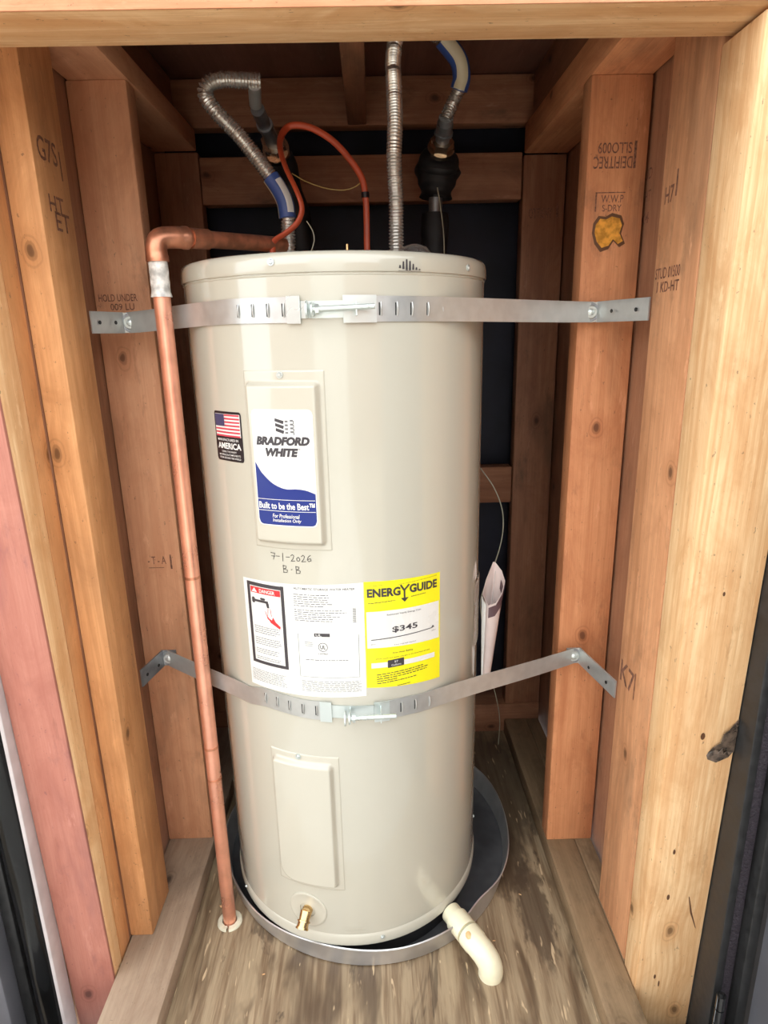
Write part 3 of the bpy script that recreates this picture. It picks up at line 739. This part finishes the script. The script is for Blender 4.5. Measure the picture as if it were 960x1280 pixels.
# --- small fittings on the cap
bm = bmesh.new(); 
for k in range(5): cyl_between(bm, (.019, .0, 1.097+k*.0065), (.019, .0, 1.097+k*.0065+.004), .0055-.0008*k, 14)
cyl_between(bm, (.019, 0, 1.097), (.019, 0, 1.132), .0022, 10)
link('cap_plug', bm, M_brass, WH, 40)

# ================================================================== DRAIN PAN
PC = (.021, .050)
dp = empty('drain_pan', (PC[0], PC[1], 0), 'round aluminium drain pan on the plywood floor under the water heater', 'drain pan')
def pan_bm():
    bm = bmesh.new(); seg = 160; prof = [(0, .0012), (.268, .0012), (.274, .004), (.2815, .041), (.2835, .0445), (.2855, .0435), (.2840, .0400), (.2765, .003), (.270, .0003), (0, .0003)]
    R_ = []
    for rr, z in prof:
        row = []
        for i in range(seg):
            a = 2*math.pi*i/seg; ad = math.degrees(a)   # 0 at the front, +x = 90
            w_ = 1+.010*math.sin(3*a+.5)*(rr > .2)+.006*math.sin(7*a)*(rr > .28)
            dent = -.010*math.exp(-((ad-46)/9)**2)*(z > .02)*(rr > .2)
            row.append(bm.verts.new(((rr*w_+dent)*math.sin(a), -(rr*w_+dent)*math.cos(a), z-.006*math.exp(-((ad-46)/14)**2)*(z > .03))))
        R_.append(row)
    for A, B in zip(R_, R_[1:]):
        for i in range(seg):
            if (A[i].co-A[(i+1) % seg].co).length > 1e-7 or (B[i].co-B[(i+1) % seg].co).length > 1e-7: bm.faces.new((A[i], A[(i+1) % seg], B[(i+1) % seg], B[i]))
    bmesh.ops.remove_doubles(bm, verts=bm.verts, dist=1e-6)
    for f in bm.faces:
        c_ = f.calc_center_median(); rr = math.hypot(c_.x, c_.y)
        if c_.z > .0008 and rr < .272 or (f.normal.length and any(abs(v.co.z-.0012) < 1e-4 for v in f.verts)): f.material_index = 1
    return bm
M_pan_in = plain('grimy_pan_bottom', (.13, .13, .135), .45, metal=.5, var=.35, vs=10)  # darker, duller metal on the pan's inner faces
link('pan_shell', pan_bm(), M_alu, dp, 45, mats=[M_alu, M_pan_in])
# PVC outlet
pe = empty('pvc_elbow', (.172, -.175, .0), 'cream PVC adapter and elbow turning down from the drain pan rim to the floor', 'pipe elbow')
d = V((.50, -.866, 0)).normalized(); O = V((0, 0, .034))
bm = bmesh.new(); cyl_between(bm, O-d*.016, O+d*.001, .0175, 28); link('inner_collar', bm, M_pvc, pe, 40)
bm = bmesh.new(); cyl_between(bm, O+d*.001, O+d*.030, .0205, 28); link('adapter', bm, M_pvc, pe, 40)
bm = bmesh.new(); cyl_between(bm, O+d*.030, O+d*.035, .0165, 28); link('joint', bm, plain('pvc_dull', (.42, .42, .30), .5), pe, 40)
path = [O+d*.035, O+d*.045, O+d*.058-V((0, 0, .0005)), O+d*.070-V((-.002, 0, .004)), O+d*.079-V((-.004, 0, .012)), O+d*.083-V((-.005, 0, .022)), O+d*.083-V((-.005, 0, .0338))]
link('elbow', sweep_bm(spline(path, .003), lambda s, f: .0198+.0012*(f < .25), 28), M_pvc, pe, 40)
bm = bmesh.new(); bmesh.ops.create_uvsphere(bm, u_segments=14, v_segments=8, radius=1); bmesh.ops.scale(bm, verts=bm.verts, vec=(.007, .009, .005)); 
o = link('glue_stain', bm, M_pvcstain, pe, 60); o.location = O+d*.047+V((-.0075, -.003, .0150))

# ================================================================== COPPER DISCHARGE PIPE
cp = empty('copper_pipe', (-.226, -.135, 0), 'long upright copper discharge pipe left of the water heater, elbow at top', 'pipe')
T = V((.001, .0, 1.128))
tube('riser', [(0, 0, .001), (.0005, 0, .4), (.001, 0, .8), T-V((0, 0, .02))], .0113, M_copper, cp, 22, .05)
bm = sweep_bm(spline([T-V((0, 0, .030)), T-V((0, 0, .012)), T+V((.005, .004, -.002)), T+V((.018, .014, .001)), T+V((.034, .028, .002))], .003), lambda s, f: .0138+.0008*(f < .12 or f > .88), 24)
link('elbow', bm, M_copperd, cp, 45)
dd = (V((-.085+.226, .03+.135, 1.137))-(T+V((.03, .025, .002)))).normalized()
bm = bmesh.new(); cyl_between(bm, T+V((.03, .025, .002)), T+V((.03, .025, .002))+dd*.185, .0113, 22); link('top_run', bm, M_copperd, cp, 45)
bm = bmesh.new(); q0 = T+V((.03, .025, .002)); cyl_between(bm, q0+dd*.01, q0+dd*.040, .0132, 22); link('coupling', bm, M_copperd, cp, 45)
link('taped_label', sweep_bm(spline([(0.001, 0, 1.054), (.001, 0, 1.085), (.001, 0, 1.112)], .006), lambda s, f: .0124+.0012*math.sin(s*420)*.3+(.0016 if f < .05 else 0), 22), M_tape, cp, 60)
for zz in (.655, .36, .30): tube('weld_ring', [(0.0007, 0, zz), (.0007, 0, zz+.004)], .0118, M_copperd, cp, 22)
fr = empty('floor_flange', (-.226, -.135, 0), 'split cream plastic ring on the floor around the copper pipe foot', 'pipe collar')
bm = bmesh.new(); seg = 60
for sgn in (0,):
    R_ = []
    for rr, z in ((.0128, .0003), (.0128, .0042), (.0200, .0040), (.0216, .0022), (.0218, .0003)):
        R_.append([bm.verts.new((rr*math.sin(D2R(6+348*i/seg)), -rr*math.cos(D2R(6+348*i/seg)), z)) for i in range(seg+1)])
    for A, B in zip(R_, R_[1:]):
        for i in range(seg): bm.faces.new((A[i], A[i+1], B[i+1], B[i]))
link('split_ring', bm, plain('aged_plastic', (.70, .66, .50), .45, var=.1, vs=60), fr, 40)

# ================================================================== STEEL STRAPS
def interp(tab, a):
    for (x0, v0), (x1, v1) in zip(tab, tab[1:]):
        if a <= x1: return v0+(v1-v0)*smooth((a-x0)/(x1-x0)) if a > x0 else v0
    return tab[-1][1]
def ribbon(name, pts, H, th, mat, parent):
    """upright band through points (x, y, zc)"""
    bm = bmesh.new(); rings = []
    for i, q in enumerate(pts):
        a, b = pts[max(i-1, 0)], pts[min(i+1, len(pts)-1)]; tt = V((b[0]-a[0], b[1]-a[1], 0)).normalized(); nn = V((tt.y, -tt.x, 0))
        q = V(q); rings.append([bm.verts.new(q+nn*s*th/2+V((0, 0, h*H/2))) for s, h in ((-1, -1), (1, -1), (1, 1), (-1, 1))])
    for A, B in zip(rings, rings[1:]):
        for k in range(4): bm.faces.new((A[k], A[(k+1) % 4], B[(k+1) % 4], B[k]))
    bm.faces.new(rings[0]); bm.faces.new(rings[-1])
    return link(name, bm, mat, parent, 30)
def hex_bolt(bm, p0, p1, rad=.0034, thread=True):
    path = [V(p0)+(V(p1)-V(p0))*i/60 for i in range(61)]
    sweep_bm(path, (lambda s, f: rad+(.00035 if int(f*60) % 2 else -.0002)) if thread else rad, 12, True, bm=bm)
def strap(root_label, zc, tab, PL, PR, outL, outR, aL, aR, slots, boltspec, dark=False):
    root = empty('steel_strap', (0, 0, 0), root_label, 'strap', 'seismic straps around the water heater')
    Rr = RT+.0016; H = .030
    def z_at(a): return interp(tab, a)
    def span(P, s, aend, z_end):
        d_ = math.hypot(P[0], P[1]); phi = math.degrees(math.atan2(P[0], -P[1])); off = math.degrees(math.acos(Rr/d_)); at = phi-s*off
        pts = []
        n_ = 24
        for i in range(n_+1):
            a = aend+(at-aend)*i/n_; q = cylp(a, z_at(a), Rr); pts.append(q)
        q0 = V(pts[-1]); q1 = V((P[0], P[1], z_end))
        for i in range(1, 13):
            f = i/12; q = q0.lerp(q1, f); q.z = q0.z+(q1.z-q0.z)*smooth(f)*.6+(q1.z-q0.z)*f*.4; pts.append(tuple(q))
        return pts
    bl_ = ribbon('strap_band', span(PL, -1, aL, PL[2]), H, .0012, M_steel, root)
    br_ = ribbon('strap_band', span(PR, 1, aR, PR[2]), H, .0012, M_steel, root)
    # louvred slots
    for a in slots:
        par = bl_ if a < (aL+aR)/2 else br_
        bm = bmesh.new(); z = z_at(a); pts = [V(cylp(a, z-.008+.016*i/8, Rr+.0008+.0016*math.sin(math.pi*i/8))) for i in range(9)]
        sweep_bm(pts, .0011, 8, True, bm=bm); link('louvre', bm, M_steel, par, 50)
        pr = Print(Rr+.00075); pr.rect(a-.75, a-.35, z-.0075, z+.0075, da=2); pr.done('slot', M_rubber, par)
    # wall brackets and pivot bolts
    for side, P, Q in ((-1, PL, outL), (1, PR, outR)):
        P, Q = V(P), V(Q); ax = (Q-P); ax.z = 0; L = ax.length; ax.normalize(); nn = V((ax.y, -ax.x, 0))
        if nn.y > 0: nn = -nn
        m_ = M_steel_dk if (side < 0 and dark) else M_steel
        br = empty('wall_bracket', P); br.parent = root
        def q3(s, h, k): return ax*s+V((0, 0, h))+nn*k
        # tab parallel to the strap, then the plate bent towards the stud
        bm = bmesh.new()
        sd_ = V((side*1.0, 0, 0)); 
        def slab(bm, A, B, H_, th, nrm):
            vs = [bm.verts.new(p_+V((0, 0, h*H_/2))+nrm*k) for p_ in (A, B) for h, k in ((-1, 0), (1, 0), (1, th), (-1, th))]
            for f in ((0, 1, 2, 3), (4, 7, 6, 5), (0, 4, 5, 1), (1, 5, 6, 2), (2, 6, 7, 3), (3, 7, 4, 0)): bm.faces.new([vs[i] for i in f])
        slab(bm, V((side*.0075, -.0015, 0)), q3(L, 0, 0), .030, .0025, nn)
        link('bracket_plate', bm, m_, br, 30)
        bm = bmesh.new(); slab(bm, V((-side*.017, 0, 0)), V((side*.0085, 0, 0)), .029, .0022, V((0, -1, 0))); link('bracket_tab', bm, m_, br, 30)
        for s in (.38, .80):
            bm = bmesh.new(); cyl_between(bm, q3(L*s, 0, .0026), q3(L*s, 0, .0030), .0028, 14); link('screw_hole', bm, M_rubber, br)
        bm = bmesh.new(); f_ = V((0, -1, 0)); c_ = V((-side*.0045, 0, 0)); cyl_between(bm, c_+f_*.0021, c_+f_*.0036, .0138, 32, .0132); link('washer', bm, M_steel_dk, br, 40); bm = bmesh.new(); cyl_between(bm, c_+f_*.0036, c_+f_*.0060, .0100, 28, .0085); cyl_between(bm, c_+f_*.0060, c_+f_*.0080, .0052, 20, .0025); link('pivot_bolt', bm, M_zinc if not dark or side > 0 else M_steel, br, 40)
    # tension bolt and end tabs
    x0, x1, bz, by, tw = boltspec
    tn = empty('tension_bolt', (x0, by, bz)); tn.parent = root
    bm = bmesh.new(); hex_bolt(bm, (0, 0, 0), (x1-x0, 0, (x1-x0)*.03)); link('threaded_rod', bm, M_zinc, tn, 60)
    bm = bmesh.new(); cyl_between(bm, (.004, 0, 0), (.0085, 0, 0), .0062, 6); link('hex_nut', bm, M_zinc, tn, 25)
    for k, rr in ((-.006, .0105), (.000, .0085)):
        bm = bmesh.new(); cyl_between(bm, (k-.001, 0, 0), (k+.0012, 0, 0), rr, 24); link('washer', bm, M_zinc, tn, 40)
    # end clips: a white zinc clip wraps each strap end; a narrow tongue runs between them
    def clip(a0, a1, nm, par, m=M_zinc, H_=.032, k=.0034):
        v_, f_ = strip_me(a0, a1, lambda a: z_at(a)-H_/2, lambda a: z_at(a)+H_/2, Rr+k, da=1.0)
        me = pydata(nm, v_, f_); bm = bmesh.new(); bm.from_mesh(me); bmesh.ops.solidify(bm, geom=list(bm.faces), thickness=.0014); return link(nm, bm, m, par, 30)
    clip(aL-4.0, aL+.3, 'end_clip', bl_); clip(aR-.3, aR+tw, 'end_clip', br_)
    clip(aL, aR, 'tongue', tn if False else root, M_zinc, .020, .0006)
    # lugs that stand off the tongue and hold the bolt
    for xx in (x0+.001, x1-.022):
        a = math.degrees(math.asin(xx/Rr)); y_s = -Rr*math.cos(D2R(a))
        bm = bmesh.new(); bmesh.ops.create_cube(bm, size=1); hh = abs(by-y_s)+.004
        bmesh.ops.scale(bm, verts=bm.verts, vec=(.0016, hh, .016)); bmesh.ops.translate(bm, verts=bm.verts, vec=(xx, (by+y_s)/2, bz)); link('lug', bm, M_zinc, root, 30)
    return root
strap('galvanised steel strap around the top of the water heater, below the cap', 1.03, [(-60, 1.030), (-30, 1.032), (0, 1.031), (45, 1.030), (80, 1.028)],
      (-.312, -.030, 1.025), (.388, -.030, 1.026), (-.3385, -.0995, 1.026), (.4260, -.1440, 1.034), -8.6, 5.0, (-29.8, -24.2, -18.8, -13.6, 16.6, 22.0, 27.3, 33.5, 39.5, 45.0), (-.018, .057, 1.031, -.238, 10.0))
strap('dull galvanised steel strap around the lower water heater, just under the paper labels', .478, [(-75, .462), (-45, .474), (-31, .484), (-10, .479), (20, .473), (47, .463), (80, .430)],
      (-.317, -.030, .468), (.397, -.030, .450), (-.3385, -.0995, .456), (.4260, -.1440, .446), -5.0, 11.0, (-31.5, -26.0, -20.8, -15.4, -10.2, 21.6, 27.4, 33.6, 39.8, 46.0), (.007, .074, .476, -.240, 5.5), dark=True)

# ================================================================== WATER CONNECTORS AND PIPES
h1 = empty('water_connector', (-.080, .05, 1.0975), 'corrugated steel water connector kinked to the left above the cap, blue printed wrap', 'hose')
def off(pts, o): return [tuple(V(q)-V(o)) for q in pts]
o1 = (-.080, .05, 1.0975)
L1 = [(-.0755, .05, 1.0975), (-.0750, .05, 1.14), (-.0735, .05, 1.187), (-.083, .05, 1.216), (-.103, .05, 1.246), (-.138, .05, 1.291), (-.172, .045, 1.326), (-.184, .045, 1.347), (-.176, .045, 1.361), (-.155, .047, 1.366), (-.130, .050, 1.366), (-.1035, .055, 1.366)]
link('corrugated_tube', sweep_bm(spline(off(L1, o1), .00115), corr(.0046, .0108, .0014), 14), M_stain, h1, 70)
lab = off([(-.0738, .05, 1.178), (-.0760, .05, 1.199), (-.0835, .05, 1.217), (-.096, .05, 1.236)], o1)
link('printed_wrap', sweep_bm(spline(lab, .004), .0131, 18), M_bluetape, h1, 50)
# pale printed panel lying on the wrap, on the camera side
def wrap_panel(name, pts, R0, a0, a1, mat, parent, t0=0.0, t1=1.0, perp=V((0, -1, 0))):
    path = spline(pts, .003); n_ = len(path); vs = []; fs = []; K = 8; rows2 = []
    for i in range(int(n_*t0), max(int(n_*t1), 2)):
        tt = (path[min(i+1, n_-1)]-path[max(i-1, 0)]).normalized(); f_ = (perp-tt*perp.dot(tt)).normalized(); s_ = tt.cross(f_)
        rows2.append(len(vs)); vs += [path[i]+f_*R0*math.cos(D2R(a0+(a1-a0)*k/K))+s_*R0*math.sin(D2R(a0+(a1-a0)*k/K)) for k in range(K+1)]
    for A, B in zip(rows2, rows2[1:]):
        for k in range(K): fs.append((A+k, A+k+1, B+k+1, B+k))
    return link(name, pydata(name, vs, fs), mat, parent, 60)
wrap_panel('printed_strip', lab, .0134, 12, 62, M_white, h1, .12, .9)
wrap_panel('printed_edge', lab, .0134, -85, -62, M_cream, h1, .0, 1)
bm = bmesh.new(); E1 = V((-.118, .060, 1.352))-V(o1); E2 = V((-.112, .130, 1.338))-V(o1)
cyl_between(bm, V((-.112, .052, 1.360))-V(o1), E1+V((0, .03, -.006)), .0095, 18); link('end_nut', bm, M_steel, h1, 40)

i1 = empty('insulated_pipe', (-.085, .30, 1.0), 'dark insulated pipe with brass nut behind the kinked connector at left', 'pipe')
o2 = (-.085, .30, 1.0)
def seq(bm, A, B, secs, seg=20, six=()):
    A, B = V(A), V(B)
    for k, (f0, f1, ra, rb) in enumerate(secs): cyl_between(bm, A.lerp(B, f0), A.lerp(B, f1), ra, 6 if k in six else seg, rb)
A_, B_ = V((-.117, .10, 1.343))-V(o2), V((-.108, .255, 1.318))-V(o2)
bm = bmesh.new(); seq(bm, A_, B_, [(0, .30, .011, .0105), (.30, .36, .0135, .0135), (.36, .70, .0115, .0125)]); link('nipple', bm, M_steel_dk, i1, 40)
bm = bmesh.new(); seq(bm, A_, B_, [(.70, .86, .0215, .0215), (.86, 1.0, .024, .022)], six=(0,)); link('brass_nut', bm, M_nickel, i1, 30)
tube('foam_sleeve', off([(-.107, .26, 1.315), (-.100, .29, 1.29), (-.090, .30, 1.25), (-.080, .30, 1.18), (-.078, .30, 1.05), (-.078, .305, .99), (-.078, .335, .955), (-.078, .39, .95), (-.078, .484, .95)], o2), lambda s, f: .024+.003*math.sin(s*70), M_foam, i1, 18, .01)

h2 = empty('water_connector', (.094, .02, 1.0975), 'corrugated steel water connector rising straight behind the cap, looping over to the right', 'hose')
o3 = (.094, .02, 1.0975)
L2 = [(.0935, .02, 1.105), (.094, .02, 1.15), (.0945, .02, 1.194), (.0925, .022, 1.25), (.0950, .03, 1.300), (.0950, .05, 1.35), (.0960, .08, 1.405), (.107, .11, 1.448), (.140, .15, 1.468), (.180, .17, 1.460), (.206, .18, 1.435), (.2135, .19, 1.412), (.2105, .195, 1.395), (.203, .20, 1.382), (.196, .20, 1.368), (.189, .20, 1.352)]
link('corrugated_tube', sweep_bm(spline(off(L2, o3), .00115), corr(.0046, .0108, .0014), 14), M_stain, h2, 70)
bm = bmesh.new(); cyl_between(bm, (0, 0, 0), (0, 0, .022), .0085, 18); cyl_between(bm, (0, 0, .018), (0, 0, .024), .0115, 18); link('ferrule', bm, M_stain, h2, 40)
lab2 = off([(.180, .17, 1.461), (.207, .18, 1.435), (.2145, .19, 1.412), (.2105, .195, 1.3955)], o3)
link('printed_wrap', sweep_bm(spline(lab2, .004), .0150, 18), M_bluetape, h2, 50)
wrap_panel('printed_strip', lab2, .0154, -35, 40, M_cream, h2, .0, 1.0)

i2 = empty('insulated_pipe', (.175, .28, 1.0), 'thick black insulated pipe with nickel nut at right, hanging from the looped connector', 'pipe')
o4 = (.175, .28, 1.0)
A_, B_ = V((.190, .20, 1.356))-V(o4), V((.186, .255, 1.316))-V(o4)
bm = bmesh.new(); seq(bm, A_, B_, [(0, .16, .0125, .0135), (.16, .40, .0145, .0145), (.40, .46, .0165, .0165), (.46, .64, .0125, .0125)]); link('nipple', bm, M_steel_dk, i2, 40)
bm = bmesh.new(); seq(bm, A_, B_, [(.64, .86, .0215, .0225), (.86, 1.0, .025, .022)], six=(0,)); link('brass_nut', bm, M_nickel, i2, 30)
tube('foam_sleeve', off([(.186, .262, 1.312), (.184, .28, 1.295), (.182, .28, 1.27), (.180, .28, 1.245)], o4), lambda s, f: .030+.012*math.sin(min(1, f*1.3)*math.pi)+.002*math.sin(s*260), M_foam, i2, 22, .003)
tube('bare_pipe', off([(.180, .28, 1.25), (.179, .28, 1.21)], o4), .013, M_steel_dk, i2, 18)
tube('lower_sleeve', off([(.179, .28, 1.218), (.178, .28, 1.14), (.178, .28, 1.02), (.178, .29, .975), (.178, .33, .952), (.178, .39, .95), (.178, .484, .95)], o4), lambda s, f: .025+.002*math.sin(s*60), M_foam, i2, 18, .01)

rc = empty('red_cable', (-.093, .01, 1.097), 'orange-red cable looping up from the cap around the left connector', 'cable')
o5 = (-.093, .01, 1.097)
RP = [(-.095, .008, 1.0975), (-.094, .008, 1.128), (-.090, .006, 1.140), (-.072, .0, 1.149), (-.054, .0, 1.163), (-.046, .0, 1.182), (-.052, .0, 1.205), (-.068, .02, 1.240), (-.078, .045, 1.27), (-.081, .08, 1.297), (-.072, .10, 1.317), (-.055, .10, 1.320), (-.030, .10, 1.314), (.0, .10, 1.296), (.025, .10, 1.270), (.043, .10, 1.243), (.048, .10, 1.215), (.049, .10, 1.18), (.048, .10, 1.10)]
link('cable_jacket', sweep_bm(spline(off(RP, o5), .004), lambda s, f: .0052 if f < .85 or True else .004, 12, squash=.62), M_red, rc, 60)
bm = bmesh.new(); cyl_between(bm, V((.0478, .10, 1.222))-V(o5), V((.0482, .10, 1.214))-V(o5), .0066, 12); link('cable_tie', bm, M_black, rc, 40)

def wire(label, pts, rad, mat, nm='thin_wire'):
    o = tube(nm, pts, rad, mat, None, 8, .006); tag(o, label, 'wire'); return o
M_wire = plain('pale_wire', (.42, .40, .30), .4)
wire('thin pale wire hanging beside the black insulated pipe behind the cap', [(.178, .23, 1.253), (.184, .23, 1.22), (.190, .23, 1.17), (.193, .235, 1.10), (.20, .24, .95), (.235, .22, .78), (.262, .19, .74), (.285, .17, .705), (.300, .16, .66), (.298, .15, .61), (.280, .14, .55), (.258, .14, .49), (.262, .14, .43), (.275, .16, .34), (.315, .24, .2), (.340, .31, .09), (.345, .34, .0015)], .0011, M_wire)
wire('thin yellow wire strung between the red cable loops', [(-.066, .075, 1.246), (-.045, .09, 1.237), (-.015, .10, 1.229), (.015, .10, 1.226), (.035, .10, 1.232), (.046, .106, 1.242)], .0009, plain('yellow_wire', (.50, .36, .12), .4))
wire('short curled pale wire end standing on the cap by the left connector', [(-.040, .0, 1.165), (-.032, .0, 1.152), (-.030, .0, 1.138), (-.036, .0, 1.122), (-.046, .0, 1.0975)], .0008, M_wire)
# translucent cover behind the straight connector
bm = lathe_bm([(.034, 1.0975), (.034, 1.108), (.030, 1.122), (.020, 1.134), (.006, 1.139), (0.0001, 1.1395)], 32, (.125, .07))
link('junction_cover', bm, M_poly, WH, 60)

# ================================================================== BOOKLETS
bk = empty('instruction_booklets', (.243, -.02, .43), 'rolled paper booklets tucked upright between the tank and the lower strap at right', 'booklet')
ob = V((.243, -.02, .43))
def leaf_loft(name, top, bot, mat, zc=12, closed=True, mats=None):
    bm = bmesh.new(); rows3 = []; n_ = len(top)
    for i in range(zc+1):
        f = i/zc; rows3.append([bm.verts.new(V(b_).lerp(V(t_), f)-ob) for t_, b_ in zip(top, bot)])
    for A, B in zip(rows3, rows3[1:]):
        for k in range(n_ if closed else n_-1): bm.faces.new((A[k], A[(k+1) % n_], B[(k+1) % n_], B[k]))
    bmesh.ops.recalc_face_normals(bm, faces=bm.faces)
    for f in bm.faces:
        if mats and f.calc_center_median().z > (.60-.028-.43) : f.material_index = 0
    bmesh.ops.solidify(bm, geom=list(bm.faces), thickness=.0008)
    o = link(name, bm, mat, bk, 70); return o
ring_top = [(.2300, -.035, .572), (.2380, -.020, .592), (.2530, -.002, .618), (.2570, .0, .616), (.2660, -.010, .604), (.2690, -.022, .590), (.2620, -.036, .575), (.2500, -.046, .561), (.2380, -.045, .556)]
ring_bot = [(.2310, -.040, .425), (.2320, -.034, .425), (.2345, -.030, .426), (.2365, -.030, .426), (.2425, -.031, .425), (.2460, -.035, .424), (.2440, -.040, .423), (.2395, -.044, .422), (.2340, -.044, .423)]
leaf_loft('booklet', ring_top, ring_bot, M_manual)
# dark printed cover band near the open end
band_t = [V(q)+V((0, -.0012, -.004)) for q in ring_top[4:9]]; band_b = [V(a).lerp(V(b), .17)+V((.0003, -.0012, 0)) for a, b in zip(ring_top[4:9], ring_bot[4:9])]
leaf_loft('cover_band', band_t, band_b, plain('booklet_dark_print', (.12, .07, .08), .4), 2, False)
leaf_loft('inner_fold', [(.248, -.030, .573), (.2545, -.012, .605)], [(.2350, -.038, .43), (.2355, -.035, .43)], plain('inner_pages', (.42, .38, .35), .6), 4, False)
leaf_loft('folded_sheet', [(.2260, -.046, .574), (.2290, -.050, .566), (.2330, -.051, .560)], [(.2275, -.050, .424), (.2285, -.051, .424), (.2300, -.051, .424)], M_white, 6, False)
# clear pouch taped to the jacket
v_, f_ = strip_me(66, 82, .50, .615, lambda a, z: RT+.0010+.0012*math.sin(a*1.3+z*40)**2, da=1, nz=14)
o = link('clear_pouch', pydata('clear_pouch', v_, f_), M_poly, WH, 60)

# ================================================================== SCRAPS
zf = lambda z: -.300-.044*((z+.15)/1.435)
bm = bmesh.new(); pts = [(.4855, .470), (.494, .478), (.496, .492), (.503, .498), (.5155, .512), (.5155, .462), (.508, .458), (.5035, .466), (.499, .462), (.4965, .470), (.4925, .464), (.489, .468), (.481, .462)]
f = bm.faces.new([bm.verts.new((x, zf(z)-.0006-.004*max(0, math.sin((x-.48)*90)), z)) for x, z in pts]); bmesh.ops.triangulate(bm, faces=[f])
bmesh.ops.solidify(bm, geom=list(bm.faces), thickness=-.0008)
ts = link('torn_plastic_scrap', bm, plain('smoky_plastic', (.10, .07, .05), .12, coat=.8, var=.6, vs=120), None, 30); tag(ts, 'ragged scrap of smoky brown plastic stuck to the pale right post beside the black jamb', 'plastic scrap')
on_post('split', [(.4865, .215), (.4880, .214), (.495, .185), (.5035, .158), (.5045, .1535), (.5030, .156), (.4925, .184)], 0, M_burn, .0002)
for (x, z, a, b) in ((.471, .487, .003, .0055), (.4560, .297, .0018, .0045), (.457, .215, .0022, .005), (.4545, .060, .0016, .0045), (.470, .69, .0016, .003), (.462, .045, .0012, .006), (.509, .86, .002, .004)):
    on_post('knot_hole', [(x+a*math.cos(k*math.pi/5), z+b*math.sin(k*math.pi/5)) for k in range(10)], 0, M_burn, .0002)
for (x, y_, s, lab_) in ((.300, -.100, .003, 'tiny pale wood chip on the floor beside the right sole plate'), (-.248, -.105, .0055, 'pale wood sliver on the floor left of the drain pan, above the pipe collar'), (-.150, -.235, .003, 'tiny pale wood chip on the floor just in front of the drain pan'), (.235, -.19, .003, 'tiny pale wood chip on the floor behind the cream PVC elbow')):
    bm = bmesh.new(); bmesh.ops.create_icosphere(bm, subdivisions=1, radius=1); bmesh.ops.scale(bm, verts=bm.verts, vec=(s, s*.4, s*.25))
    o = link('wood_chip', bm, W_pine, None); o.location = (x, y_, s*.25); o.rotation_euler = (0, 0, x*40)
    tag(o, lab_, 'wood chip')
